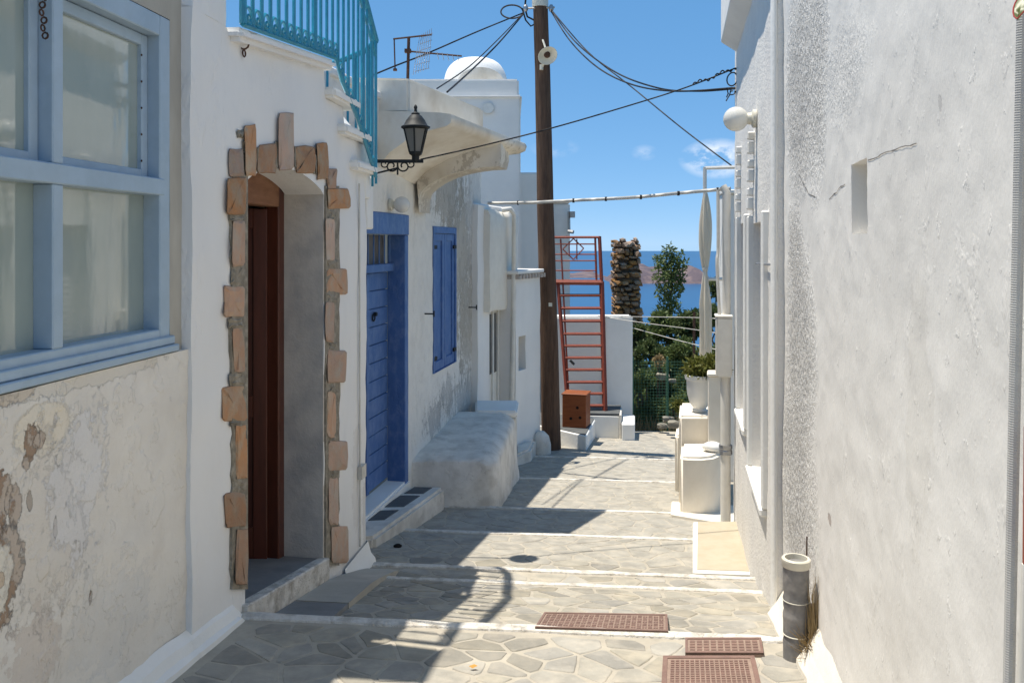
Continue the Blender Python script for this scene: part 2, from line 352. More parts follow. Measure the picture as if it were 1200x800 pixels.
m_cover_lo = M('cover_recess', (.30, .22, .175), (.24, .17, .135), 30, rough=.9)
m_wood = M('orange_brown_wood', (.27, .085, .03), (.21, .06, .022), 5, rough=.5, stretch=(1, 1, 5))
m_hole = M('hole_shadow', (.012, .009, .008), rough=.95)
m_cloth = M('canvas', (.86, .80, .68), (.80, .73, .60), 8, rough=.95, stretch=(6, 6, .7), trans=.35, bump=((20, .003),))
m_bark = M('bark', (.11, .085, .06), (.07, .052, .04), 9, bump=((20, .01),))
m_leaf = M('leaf_green', (.10, .145, .045), (.14, .175, .06), 7, lo=.3, hi=.7, rough=.55, spec=.3, trans=.3, c3=(.11, .15, .05), sc3=30, k3=.6)
m_leaf_dk = M('leaf_dark_green', (.08, .115, .04), (.115, .15, .055), 6, lo=.3, hi=.7, rough=.6, trans=.25, c3=(.11, .14, .06), sc3=24, k3=.6)
m_leaf_yel = M('leaf_yellow_green', (.16, .17, .035), (.11, .13, .03), 14, lo=.3, hi=.7, rough=.55, trans=.35, c3=(.26, .22, .06), sc3=40, k3=.6)
m_dry = M('dry_grass', (.40, .30, .16), (.30, .22, .11), 30, rough=.9, trans=.2)
m_hill = M('hillside_earth', (.15, .14, .075), (.22, .19, .12), .35, bump=((2, .05), (12, .02)), c3=(.07, .095, .035), sc3=1.3, k3=.9)
m_rock = M('pale_rock', (.27, .25, .20), (.20, .185, .15), 5, bump=((8, .02),), rand=.15)
m_ruin = M('ruin_stone', (.36, .225, .135), (.26, .16, .09), 5, bump=((9, .02), (40, .006)), c3=(.36, .25, .16), sc3=9, k3=.5, rand=.28)
m_ruin_mortar = M('ruin_core', (.15, .11, .08), (.10, .075, .055), 9, bump=((14, .02),))
m_net = M('green_netting', (.05, .13, .085), rough=.7)
m_plat = M('platform_slate', (.12, .125, .125), (.09, .095, .095), 5, rough=.7)
m_leafred = M('leaf_blade', (.05, .085, .012), (.08, .10, .02), 30, rough=.4)
m_lred = M('leaf_red', (.30, .03, .03), rough=.5)
m_yleaf = M('fallen_leaf_yellow', (.45, .24, .05), rough=.7)
m_pot = M('white_glazed_pot', (.78, .77, .73), (.70, .69, .65), 6, rough=.45, spec=.4, bump=((20, .001),))
m_soil = M('soil', (.06, .045, .03), rough=1)
m_brick = M('roof_brick', (.38, .30, .24), (.5, .45, .4), 20, rough=.9)
def glass_mat():
    m = M('window_glass', (.30, .355, .315), (.25, .30, .27), 1.0, rough=.05, spec=1, c3=(.38, .42, .385), sc3=2.2, k3=.6, bump=((5, .0012, 2),), stretch=(2.2, 1, .7))
    b = m.node_tree.nodes['Principled BSDF']; b.inputs['Coat Weight'].default_value = 1; b.inputs['Coat Roughness'].default_value = .03; b.inputs['Coat IOR'].default_value = 1.75
    return m
m_glass = glass_mat()
m_block = M('sunned_limewash', (.80, .745, .64), (.74, .685, .59), 3, bump=((10, .004), (50, .001)), c3=(.66, .60, .5), sc3=7, k3=.35)
m_lglass = M('lantern_glass', (.42, .40, .36), rough=.1, spec=.6, trans=.6)
def sea_mat():
    m = M('sea_water', (.014, .072, .165), (.017, .082, .19), .0006, rough=.32, spec=.35, bump=())
    return m
m_sea = sea_mat()
m_island = M('island_rock', (.115, .088, .098), (.085, .07, .085), .004, bump=((.008, 14), (.03, 4)), c3=(.25, .18, .16), sc3=.02, k3=.6)

# ------------------------------------------------------------ walls
def linsp(a, b, res, extra):
    ks = sorted(set([round(a, 4), round(b, 4)]+[round(x, 4) for x in extra if a < x < b])); out = []
    for x, y in zip(ks, ks[1:]):
        n = max(1, int(math.ceil((y-x)/res)))
        out += [x+(y-x)*i/n for i in range(n)]
    return out+[ks[-1]]
def wall(fr, name, mat, parent, s0, s1, z0, z1, holes=(), res=.06, amp=.008, back=.3, out=0, freq=2.5, batter=0, fine=0, zt=None):
    """rendered wall sheet with openings; holes = (s0,s1,z0,z1,depth)"""
    S = linsp(s0, s1, res, [h[0] for h in holes]+[h[1] for h in holes]); Z = linsp(z0, z1, res, [h[2] for h in holes]+[h[3] for h in holes])
    mb = MB(); idx = {}
    def yo(s, z):
        p = Vector((s*freq, z*freq, fr.o.y*3+out*7))
        v = out+amp*noise.noise(p)+amp*.45*noise.noise(p*3.1)+batter*(E-z)
        if fine: v += fine*noise.noise(p*9)+fine*.6*noise.noise(p*22)
        return v
    for i, s in enumerate(S):
        for j, z in enumerate(Z):
            zz = z if zt is None else min(z, zt(s))
            idx[i, j] = len(mb.v); mb.v.append(fr.w(s, yo(s, z), zz))
    inh = lambda s, z: any(h[0] < s < h[1] and h[2] < z < h[3] for h in holes)
    for i in range(len(S)-1):
        for j in range(len(Z)-1):
            if not inh((S[i]+S[i+1])/2, (Z[j]+Z[j+1])/2):
                mb.f.append((idx[i, j], idx[i+1, j], idx[i+1, j+1], idx[i, j+1]))
    def strip(keys, depth):
        n0 = len(mb.v)
        for (i, j) in keys: mb.v.append(fr.w(S[i], out-depth, Z[j]))
        for k in range(len(keys)-1): mb.f.append((idx[keys[k]], idx[keys[k+1]], n0+k+1, n0+k))
    near = lambda A, x: min(range(len(A)), key=lambda k: abs(A[k]-x))
    for h in holes:
        a, b, c, d = near(S, h[0]), near(S, h[1]), near(Z, h[2]), near(Z, h[3])
        strip([(a, j) for j in range(c, d+1)], h[4]); strip([(b, j) for j in range(c, d+1)], h[4])
        strip([(i, c) for i in range(a, b+1)], h[4]); strip([(i, d) for i in range(a, b+1)], h[4])
    m, n = len(S)-1, len(Z)-1
    strip([(0, j) for j in range(n+1)], back); strip([(m, j) for j in range(n+1)], back); strip([(i, n) for i in range(m+1)], back)
    return mb.build(name, mat, parent, smooth=50)

def surf(fr, px, py, out, amp, freq, fine, lift=.0012):
    a, z = fr.sz(px, py, out); p = Vector((a*freq, z*freq, fr.o.y*3+out*7))
    v = out+amp*noise.noise(p)+amp*.45*noise.noise(p*3.1)+fine*noise.noise(p*9)+fine*.6*noise.noise(p*22)
    return fr.w(a, v+lift, z)
def stone_piece(fr, px4, out0, out1, jit=.85, top=.88):
    """irregular rubble block from its photo extent on a facade"""
    x0, y0, x1, y1 = px4; cx, cy = (x0+x1)/2, (y0+y1)/2; hx, hy = (x1-x0)/2, (y1-y0)/2; P = []
    sx, sy = random.uniform(-.10, .10), random.uniform(-.08, .08)
    for ux, uy in ((-1, -.84), (-.84, -1), (.05, -1.02), (.86, -1), (1, -.82), (1.02, .05), (1, .84), (.84, 1), (-.05, 1.02), (-.86, 1), (-1, .8), (-.98, 0)):
        k = min(jit, hx*.22)
        P.append((cx+ux*hx+sx*uy*hx+random.uniform(-k, k), cy+uy*hy+sy*ux*hx+random.uniform(-jit, jit)*1.3))
    n = len(P); mb = MB(); v = []; q = min(1, hx/hy); qx = min(1, hy/hx)
    for f, o in ((1.0, out0), (1.0, out1-.011), (.9, out1-.001), (.5, out1+.002)):
        for (x, y) in P:
            v.append(fr.wp(cx+(x-cx)*(1-(1-f)*qx), cy+(y-cy)*(1-(1-f)*q), o+(random.uniform(-.006, .005) if f < 1 else 0)))
    v.append(fr.wp(cx, cy, out1+random.uniform(-.002, .008)))
    fs = [(3*n+i, 3*n+(i+1) % n, 4*n) for i in range(n)]
    for r in (0, 1, 2): fs += [(r*n+i, r*n+(i+1) % n, (r+1)*n+(i+1) % n, (r+1)*n+i) for i in range(n)]
    return mb.add(v, fs)

# ================================================================= GROUND
def build_street():
    mb = MB(); X = [-4, -3, -2, -1.5, -1, -.5, 0, .5, 1, 1.5, 2, 2.5, 3, 4, 5]
    Q = []
    for (a, _), (b, _) in zip(PROF, PROF[1:]):
        n = max(1, int((b-a)/.15)); Q += [a+(b-a)*i/n for i in range(n)]
    Q.append(PROF[-1][0])
    for q in Q:
        for x in X: mb.v.append(Vector((x, q-.1*x, zq(q))))
    w = len(X)
    for i in range(len(Q)-1):
        for j in range(w-1): mb.f.append((i*w+j, i*w+j+1, (i+1)*w+j+1, (i+1)*w+j))
    return tag(mb.build('street', m_mortar), kind='structure')
street = build_street(); reg(street, (0, 0, 0), 0)
def xl(q): return .114*q-1.56 if q < 5.6 else (.184*q-2.42 if q < 11 else -.35+.1*(q-11))
def xr(q): return .195*q+.50 if q < 9 else 2.3
def clip(poly, nx, ny, d):
    out = []
    for i in range(len(poly)):
        a, b = poly[i], poly[(i+1) % len(poly)]
        da, db = a[0]*nx+a[1]*ny-d, b[0]*nx+b[1]*ny-d
        if da <= 0: out.append(a)
        if (da < 0 < db) or (db < 0 < da):
            t = da/(da-db); out.append((a[0]+(b[0]-a[0])*t, a[1]+(b[1]-a[1])*t))
    return out
FLAGS = []
def pave(q0, q1, cell, asp):
    gx, gq = cell*asp, cell/asp; cells = []
    seeds = []; i = 0; q = q0-gq
    while q < q1+gq:
        x = min(xl(q0), xl(q1))-gx+(gx*.5 if i % 2 else 0)
        while x < max(xr(q0), xr(q1))+gx:
            seeds += [(x+random.uniform(-.48, .48)*gx, q+random.uniform(-.48, .48)*gq)] if random.random() > .13 else []; x += gx
        q += gq; i += 1
    a0, a1, b0, b1 = xl(q0), xl(q1), xr(q0), xr(q1)
    for s in seeds:
        if not (q0-.25 < s[1] < q1+.25): continue
        poly = [(a0, q0), (b0, q0), (b1, q1), (a1, q1)]
        for t in seeds:
            if t is s: continue
            dx, dq = t[0]-s[0], t[1]-s[1]; L = math.hypot(dx, dq)
            if L > 3*max(gx, gq): continue
            if L < .05: poly = poly if id(s) < id(t) else []; continue
            nx, ny = dx/L, dq/L
            poly = clip(poly, nx, ny, s[0]*nx+s[1]*ny+L/2-random.uniform(.004, .013))
            if len(poly) < 3: break
        if len(poly) < 3: continue
        ar = abs(sum(p[0]*r[1]-r[0]*p[1] for p, r in zip(poly, poly[1:]+poly[:1])))/2
        if ar < .006: continue
        # nip the corners so the flags look broken, not cut
        pl = []
        for k in range(len(poly)):
            p, a, b = poly[k], poly[k-1], poly[(k+1) % len(poly)]
            t = random.uniform(.04, .11)
            pl.append((p[0]+(a[0]-p[0])*t, p[1]+(a[1]-p[1])*t)); pl.append((p[0]+(b[0]-p[0])*t, p[1]+(b[1]-p[1])*t))
        pm = []
        for k in range(len(pl)):
            p, b = pl[k], pl[(k+1) % len(pl)]; pm.append(p); L = math.hypot(b[0]-p[0], b[1]-p[1])
            if L > .07:
                e = random.uniform(-.035, .02)*min(L, .2); f = random.uniform(.35, .65); pm.append((p[0]+(b[0]-p[0])*f-(b[1]-p[1])/L*e, p[1]+(b[1]-p[1])*f+(b[0]-p[0])/L*e))
        pl = pm
        cx = sum(p[0] for p in pl)/len(pl); cq = sum(p[1] for p in pl)/len(pl)
        tl = random.uniform(.002, .0042); tx, tq = random.uniform(-.006, .006), random.uniform(-.006, .006)
        n = len(pl); vs = []
        for f, dz in ((1, -.01), (1, tl-.003), (None, tl)):
            for (x, qq) in pl:
                if f is None:
                    L = math.hypot(x-cx, qq-cq); k = max(.5, 1-.004/max(L, .01)); x, qq = cx+(x-cx)*k, cq+(qq-cq)*k
                vs.append((x, qq-.1*x, zq(min(max(qq, q0+.001), q1-.001))+dz+(tx*(x-cx)+tq*(qq-cq) if dz > 0 else 0)))
        FLAGS.append((vs, [tuple(range(2*n, 3*n))]+[(r*n+i, r*n+(i+1) % n, (r+1)*n+(i+1) % n, (r+1)*n+i) for r in (0, 1) for i in range(n)], cx, cq))
for (q0, q1, c, a) in [(2.1, 3.50, .135, 1.3), (3.61, 4.96, .142, 1.3), (5.06, 5.44, .15, 1.4), (5.53, 6.77, .165, 1.25), (6.86, 7.85, .18, 1.22),
                       (7.94, 9.64, .205, 1.2), (9.73, 11.46, .22, 1.2), (11.55, 14.2, .24, 1.2)]:
    pave(q0, q1, c, a)
def seen(f):                   # flags that something stands on need no object
    x, q = f[2], f[3]; y = q-.1*x
    if y < 2.75 or (x < .114*y-1.45 and y < 5.6): return False
    if q > 7.95 and q < 10.3 and x < -.15: return False
    return not (q > 5.6 and q < 11 and x < .184*y-2.3)
FL = [f for f in FLAGS if seen(f)]; FL.sort(key=lambda f: f[3])
for f in FL[:300]:
    mb = MB(); mb.add(f[0], f[1]); mb.build('paving_stone', m_stone, street)
mb = MB()
for f in FL[300:]: mb.add(f[0], f[1])
tag(mb.build('far_paving', m_stone, street), kind='stuff')
print('FLAGS', len(FL))
for (q, w) in [(3.585, .05), (5.04, .04), (5.51, .045), (6.84, .045), (7.92, .045), (9.71, .045), (11.53, .04)]:
    mb = MB(); n = 44; a, b = xl(q)-.1, xr(q)+.1; ring = []
    for i in range(n+1):
        x = a+(b-a)*i/n
        j1 = .012*noise.noise(Vector((x*5, q*9, 0))); j2 = .014*noise.noise(Vector((x*6, q*7, 5)))
        zz = zq(q)
        ring.append([(x, q-w+j1-.1*x, zz-.004), (x, q-w+.006+j1-.1*x, zz+.012), (x, q+.008+j2-.1*x, zz+.012), (x, q+.022+j2*.5-.1*x, zz-.14)])
    for i in range(n):
        A, B = ring[i], ring[i+1]
        for k in range(3): mb.add([A[k], B[k], B[k+1], A[k+1]], [(0, 1, 2, 3)])
    mb.build('step_edge', m_line, street)

# hillside down to the sea, sea, islands
def build_hill():
    mb = MB(); Yv = [-60, -10, 8, 13.6, 14.2, 16, 19, 24, 32, 45, 70, 120, 220, 400, 700]
    Zv = [E-4, E-4, E-4.2, E-3.5, E-3.12, E-3.3, E-3.9, E-5.4, E-8.5, E-14, E-27, E-50, E-92, E-140, E-170]
    Xv = [-900, -400, -150, -60, -30, -15, -8, -4, -2, 0, 1, 2, 3, 4, 6, 9, 14, 22, 40, 80, 200, 500, 900]
    for y, z in zip(Yv, Zv):
        for x in Xv:
            a = .35*max(0, min(1, (y-14.2)/6))
            mb.v.append(Vector((x, y, z+a*noise.noise(Vector((x*.3, y*.3, 1)))*min(4, 1+y*.02))))
    w = len(Xv)
    for i in range(len(Yv)-1):
        for j in range(w-1): mb.f.append((i*w+j, i*w+j+1, (i+1)*w+j+1, (i+1)*w+j))
    return tag(mb.build('hillside', m_hill, smooth=180), kind='structure')
build_hill()
mb = MB(); n = 96; R = 19500; Zs = E-156
mb.v = [Vector((R*math.cos(2*math.pi*i/n), R*math.sin(2*math.pi*i/n), Zs)) for i in range(n)]; mb.f = [tuple(range(n))]
tag(mb.build('sea', m_sea), kind='structure')
def island(name, x0, x1, Y, hts, label):
    mb = MB(); n = 60; rows = 9
    for r in range(rows+1):
        t = r/rows
        for i in range(n+1):
            u = i/n; k = u*(len(hts)-1); j = min(int(k), len(hts)-2); hh = hts[j]+(hts[j+1]-hts[j])*(k-j)
            x = x0+(x1-x0)*u; prof = math.sin(math.pi*t)**.8
            nz = noise.fractal(Vector((x*.006, t*3, Y)), 1, 2, 5)
            mb.v.append(Vector((x, Y+(t-.0)*500+30*nz, Zs-4+max(0, hh*prof*(1+.35*nz)))))
    for r in range(rows):
        for i in range(n): a = r*(n+1)+i; mb.f.append((a, a+1, a+n+2, a+n+1))
    o = mb.build(name, m_island, smooth=30); tag(o, kind='structure'); return o
island('island', 400, 830, 3350, [2, 40, 68, 78, 70, 62, 55, 60, 48, 36, 58, 84, 76, 40, 6], '')
island('headland', 120, 460, 3900, [4, 14, 22, 26, 20, 16, 24, 30, 14, 3], '')

# ================================================================= WINDOW HOUSE (left, nearest)
wh = house('window_house', 'old white house nearest on the left with wide pale blue window and peeling plaster', 'house', H1)
S222 = H1.s_(224)
zled = E-.402
wall(H1, 'lower_wall', m_window_house, wh, -.6, S222, E-1.9, zled, res=.035, amp=.012, back=.3, out=-.018, freq=3, fine=.003)
s_wr = H1.s_(199.5, -.037)
z_wt = H1.sz(197, 22, -.037)[1]
wall(H1, 'upper_wall', m_grey_render, wh, -.6, S222+.01, zled-.02, E+.94, holes=[(-.3, s_wr, zled+.02, z_wt, .1)], res=.05, amp=.005, out=-.04, back=.25)
mb = MB(); mb.fbox(H1, -.6, S222, -.05, -3.5, E+.88, E+.955); mb.fbox(H1, -.62, -.55, -.1, -3.5, E-1.9, E+.88); mb.fbox(H1, -.6, S222, -3.5, -3.6, E-2, E+.9)
mb.build('roof', m_white, wh)
# plastered skirting along the base of both houses
def skirt(parent, s0, s1, w, h, out=0):
    mb = MB(); n = max(2, int((s1-s0)/.08)); rows = []
    for i in range(n+1):
        s = s0+(s1-s0)*i/n; p = H1.w(s, 0, 0); g = gz(p.x, p.y); j = .018*noise.noise(Vector((s*4, 3, 0)))
        rows.append([H1.w(s, out-.02, g+h+j+.03), H1.w(s, out+.012, g+h+j), H1.w(s, out+w*.55, g+h*.45+j), H1.w(s, out+w+j*.6, g+.02), H1.w(s, out+w+.01+j*.6, g-.05)])
    for a, b in zip(rows, rows[1:]):
        for k in range(4): mb.add([a[k], b[k], b[k+1], a[k+1]], [(0, 1, 2, 3)])
    return mb.build('skirting', m_white_clean, parent, smooth=60)
skirt(wh, .5, S222+.02, .045, .065, 0)
# window
win = MB()
o_f = -.036                      # front of the window frame
def bar(mbx, pxa, pya, pxb, pyb, out0=-.15, out1=o_f):
    a, z1 = H1.sz(pxa, pya, out1); b, z0 = H1.sz(pxb, pyb, out1); mbx.fbox(H1, a, b, out0, out1, z0, z1)
s_in = H1.s_(187.5, o_f); zb0 = zled+.022; zb1 = H1.sz(150, 393, o_f)[1]; zt0 = z_wt-.003; zt1 = zt0-.075
win = MB(); win.fbox(H1, s_in, s_wr-.003, -.17, o_f, zb0, zt0)
win.fbox(H1, -.3, s_in, -.17, o_f, zt1, zt0)
win.fbox(H1, -.3, s_in, -.17, o_f, zb0, zb1)
sm0, sm1 = H1.s_(62.5, o_f), H1.s_(75, o_f)
zr1, zr0 = H1.sz(70, 192, o_f)[1], H1.sz(70, 216, o_f)[1]
win.fbox(H1, sm0, sm1, -.17, o_f-.001, zb1, zr0); win.fbox(H1, sm0, sm1, -.17, o_f-.001, zr1, zt1)
win.fbox(H1, -.3, s_in+.03, -.17, o_f+.004, zr0, zr1)
dm = s_in-(sm0+sm1)/2
win.fbox(H1, sm0-dm, sm1-dm, -.17, o_f-.001, zb1, zr0); win.fbox(H1, sm0-dm, sm1-dm, -.17, o_f-.001, zr1, zt1)
wf = win.build('window_frame', m_ltblue, wh, bev=.004)
sill = MB(); sill.fbox(H1, -.4, s_wr+.02, -.12, -.01, zled+.004, zled+.03); sill.build('sill', m_ltblue, wf, bev=.004)
sill = MB(); sill.fbox(H1, -.4, s_wr+.01, -.12, -.022, zled+.031, zled+.062); sill.build('sill', m_ltblue, wf, bev=.004)
for (a, b) in ((sm1, s_in), (sm0-dm+ (sm1-sm0), sm0)):
    sash = MB(); t = .03
    sash.fbox(H1, a+.002, a+t, -.125, -.082, zr1+.002, zt1-.002); sash.fbox(H1, b-t-.012, b-.002, -.125, -.082, zr1+.002, zt1-.002)
    sash.fbox(H1, a+t, b-t-.012, -.125, -.082, zt1-t-.012, zt1-.002); sash.fbox(H1, a+t, b-t-.012, -.125, -.082, zr1+.002, zr1+t)
    sash.build('sash', m_ltblue, wf, bev=.003)
    for (z0, z1) in ((zr1+.01, zt1-.01), (zb1, zr0)):
        pn = MB(); pn.fbox(H1, a+.001, b-.001, -.105, -.099, z0, z1); pn.build('pane', m_glass, wf)
    # window stay: little putty nails
for k in range(5):
    nl = MB(); z = zr1+.06+k*.095; nl.lathe(H1.w(s_in-.046, -.082, z), [(.004, 0), (.004, .003)], 6, H1.n.to_3d()); nl.build('nail', m_rust, wf)
mb = MB(); pts = []
for k in range(7):
    p = H1.wp(50+random.uniform(-2, 3), -12+k*9, o_f+.012); mb.ring(p, .009, .003, H1.u.to_3d() if k % 2 else H1.n.to_3d(), Vector((0, 0, 1)), 8, 4)
mb.build('chain', m_rust, wh)

# ================================================================= DOOR HOUSE
dh = house('arched_door_house', 'white house with arched doorway framed in sandstone blocks under a turquoise railed terrace', 'house', H1)
SEND = 5.64
sa, sb = H1.s_(287), H1.s_(379)
zs, rise = E+.275, .10
zter = E+.94
zfl, zfr = H1.sz(287, 706)[1], H1.sz(379, 655)[1]
wall(H1, 'wall', m_door_house, dh, S222, H1.s_(283, .05)-.03, zter-.072+.04, E+2.05, res=.045, amp=.012, back=.32, freq=2.2, fine=.001)
S398 = 4.87
def terr(s): return E+.91+.13*(s-3.57)/(S398-3.57)
def wall_top(s): return E+.908 if s < H1.s_(283, .05)-.02 else terr(s)-.05 if s < S398-.02 else (E+.82 if s < 5.16 else E+.65)
wall(H1, 'wall', m_door_house, dh, S222, SEND, E-2.4, E+1.05, holes=[(sa, sb, E-2.4, zs+rise, .22)], res=.045, amp=.012, back=.32, freq=2.2, fine=.001, zt=wall_top)
# arch spandrel + soffit
mb = MB(); n = 16; A = []
for i in range(n+1):
    t = i/n; A.append((sa+(sb-sa)*t, zs+rise*math.sin(math.pi*t)**.75))
for i in range(n):
    (a, z), (b, y) = A[i], A[i+1]
    mb.add([H1.w(a, .004, z), H1.w(b, .004, y), H1.w(b, .004, zs+rise+.02), H1.w(a, .004, zs+rise+.02)], [(0, 1, 2, 3)])
    mb.add([H1.w(a, .004, z), H1.w(b, .004, y), H1.w(b, -.22, y), H1.w(a, -.22, z)], [(0, 1, 2, 3)])
mb.build('arch', m_door_house, dh, smooth=40)
# reveals
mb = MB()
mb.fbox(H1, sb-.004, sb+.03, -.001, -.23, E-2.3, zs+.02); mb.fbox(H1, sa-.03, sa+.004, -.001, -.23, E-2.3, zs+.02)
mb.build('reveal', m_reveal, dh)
# floor, threshold, room
mb = MB(); dz = zfr-zfl
f1, f2, f3, f4 = H1.w(sa-.02, .0, zfl), H1.w(sb+.02, .0, zfr), H1.w(sb+.3, -1.6, zfr), H1.w(sa-.3, -1.6, zfl)
dn = Vector((0, 0, -.3)); mb.box8([f1+dn, f2+dn, f3+dn, f4+dn, f1, f2, f3, f4]); mb.build('floor', m_floor, dh)
for (t0, t1) in ((.33, .345), (.68, .69)):
    mb = MB(); p = [f1.lerp(f4, t0)+Vector((0, 0, .003)), f2.lerp(f3, t0)+Vector((0, 0, .003)), f2.lerp(f3, t1)+Vector((0, 0, .003)), f1.lerp(f4, t1)+Vector((0, 0, .003))]
    mb.add(p, [(0, 1, 2, 3)]); mb.build('floor_joint', m_mortar, dh)
mb = MB()
a0, a1, b1, b0 = H1.w(sa-.03, .03, zfl+.004), H1.w(sb+.02, .03, zfr+.004), H1.w(sb+.02, -.035, zfr+.004), H1.w(sa-.03, -.035, zfl+.004)
dn = Vector((0, 0, -.2)); mb.box8([a0+dn, a1+dn, b1+dn, b0+dn, a0, a1, b1, b0]); mb.build('threshold', m_line, dh, bev=.006)
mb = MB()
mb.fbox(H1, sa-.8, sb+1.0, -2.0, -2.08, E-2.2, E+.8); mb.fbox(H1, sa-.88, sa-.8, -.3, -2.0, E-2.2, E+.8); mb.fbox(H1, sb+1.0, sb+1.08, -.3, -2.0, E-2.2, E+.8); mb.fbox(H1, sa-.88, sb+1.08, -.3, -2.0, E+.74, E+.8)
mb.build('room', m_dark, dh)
# wooden frame + leaf
zl_t, zl_b = zs+rise+.03, E+.205
fr_ = MB(); jw = .085
fr_.fbox(H1, sb-jw, sb-.004, -.225, -.31, E-2.0, zl_t); fr_.fbox(H1, sa+.004, sa+jw, -.225, -.31, E-2.0, zl_t)
dfm = fr_.build('door_frame', m_brown, dh, bev=.006)
mb = MB(); mb.fbox(H1, sa+jw, sb-jw, -.222, -.315, zl_b, zl_t); mb.build('lintel', m_brown_lintel, dfm, bev=.006)
def leaf_pt(t, z, th=0):      # leaf swung inwards on the far jamb
    ang = math.radians(72); base = H1.w(sb-jw-.005, -.29, z)
    d = (-H1.u.to_3d()*math.cos(ang)-H1.n.to_3d()*math.sin(ang)); nrm = Vector((-d.y, d.x, 0))
    return base+d*t+nrm*th
zdb = zfr+.012; lw = .46
def lbox(mb, t0, t1, z0, z1, h0, h1):
    mb.box8([leaf_pt(t0, z0, h0), leaf_pt(t1, z0, h0), leaf_pt(t1, z0, h1), leaf_pt(t0, z0, h1), leaf_pt(t0, z1, h0), leaf_pt(t1, z1, h0), leaf_pt(t1, z1, h1), leaf_pt(t0, z1, h1)])
mb = MB(); lbox(mb, 0, lw, zdb, zl_b-.01, -.012, .012); leaf = mb.build('door_leaf', m_brown, dh)
mb = MB()
for (t0, t1, z0, z1) in ((0, .075, zdb, zl_b-.01), (lw-.09, lw, zdb, zl_b-.01), (.075, lw-.09, zdb, zdb+.2), (.075, lw-.09, zl_b-.12, zl_b-.01), (.075, lw-.09, zdb+.8, zdb+.92)):
    lbox(mb, t0, t1, z0, z1, -.024, .024)
mb.build('stile', m_brown, leaf, bev=.004)
mb = MB(); zz = H1.sz(302, 548, -.6)[1]
for sgn in (-1, 1): mb.tube([leaf_pt(lw-.05, zz, .02*sgn), leaf_pt(lw-.05, zz, .06*sgn), leaf_pt(lw-.16, zz, .065*sgn)], .008, 6)
mb.build('handle', m_steel, leaf, smooth=40)
# sandstone surround: each block its own piece
STONES = [(265.6, 208, 289, 251), (272, 259, 287, 312), (262, 335, 287.5, 372), (273, 384, 287, 436), (259, 452, 289, 494), (276, 498, 290, 561), (263, 576, 289, 617), (276, 620, 291, 684),
          (383, 221, 410, 245), (381, 256, 393, 305), (382, 314, 407, 345), (381, 354, 392, 401), (383, 410, 406, 448), (383, 459, 395, 512), (384, 516, 407, 551), (385, 560, 397, 615), (387, 617, 408, 660),
          (268, 175, 286, 208), (286.5, 147, 300.5, 206), (301.5, 169, 325, 203), (326, 133, 344.5, 200), (345.5, 171, 370, 203), (371, 167, 385, 210), (383, 198, 395, 221)]
for r in STONES:
    stone_piece(H1, r, -.03, 0.014+random.uniform(-.004, .006)).build('stone', m_quoin, dh, smooth=14)
mb = MB()                      # lime mortar around the blocks
def mort(x0, y0, x1, y1):
    n = 40; pts = []
    for k in range(n+1): pts.append((x0+2.6*noise.noise(Vector((k*1.7, y0, x0))), y0+(y1-y0)*k/n))
    for k in range(n, -1, -1): pts.append((x1, y0+(y1-y0)*k/n))
    P = [H1.sz(a, b) for a, b in pts]
    for k in range(n):
        q = [P[k], P[k+1], P[2*n-k], P[2*n+1-k]]
        mb.fquad(H1, q, -.02, .009)
mort(269.5, 205, 288.3, 690); mb.build('joint_mortar', m_quoin_mortar, dh)
mb = MB(); mort(396, 218, 380, 662); mb.build('joint_mortar', m_quoin_mortar, dh)
for r in ((278, 152, 286, 162), (281, 178, 288, 200), (301, 172, 304, 200), (322, 165, 328, 196), (344, 172, 348, 196), (367, 180, 372, 204), (284, 165, 289, 178), (268, 250, 286, 261), (270, 312, 286, 335), (267, 372, 287, 385), (268, 437, 287, 452), (269, 494, 289, 500), (271, 560, 289, 577), (384, 244, 396, 257), (383, 304, 397, 315), (383, 344, 396, 355), (384, 400, 396, 411), (384, 447, 397, 460), (385, 511, 397, 517), (386, 550, 398, 561), (386, 614, 398, 618)):
    stone_piece(H1, r, -.02, .010).build('mortar_lump', m_quoin_mortar, dh)
# base flare at the far corner and skirting by the door
skirt(dh, S222-.02, sa-.03, .045, .065, .0015)
mb = MB()
for (h, w) in ((.0, .055), (.03, .05), (.07, .028), (.15, .013)):
    z = gz(*H1.w(SEND, 0, 0).xy)+h; mb.v += [H1.w(sb+.35, w, z), H1.w(SEND+w, w, z), H1.w(SEND+w, -.3, z)]
for k in range(3):
    for j in range(2): mb.f.append((k*3+j, k*3+j+1, k*3+j+4, k*3+j+3))
mb.build('skirting', m_white_clean, dh, smooth=50)
# rounded terrace edge, tall pier, terrace slab, closing walls
s_r0 = H1.s_(283, .05)
mb = MB()
p = [(s_r0-.012, .058), (S398, .058), (S398, -3.2), (s_r0-.02, -3.2)]
mb.box8([H1.w(a, o, terr(a)-.06) for a, o in p]+[H1.w(a, o, terr(a)) for a, o in p]); mb.build('terrace', m_door_house, dh, bev=.022, seg=2)
mb = MB(); mb.fbox(H1, S222+.002, s_r0-.034, -.05, -.7, zter-.072, E+2.05); mb.build('pier', m_door_house, dh)
mb = MB(); mb.fbox(H1, SEND-.1, SEND-.005, -.31, -3.2, E-2.4, E+.64); mb.fbox(H1, S222, SEND, -3.1, -3.2, E-2.4, zter-.08); mb.build('end_wall', m_white, dh)
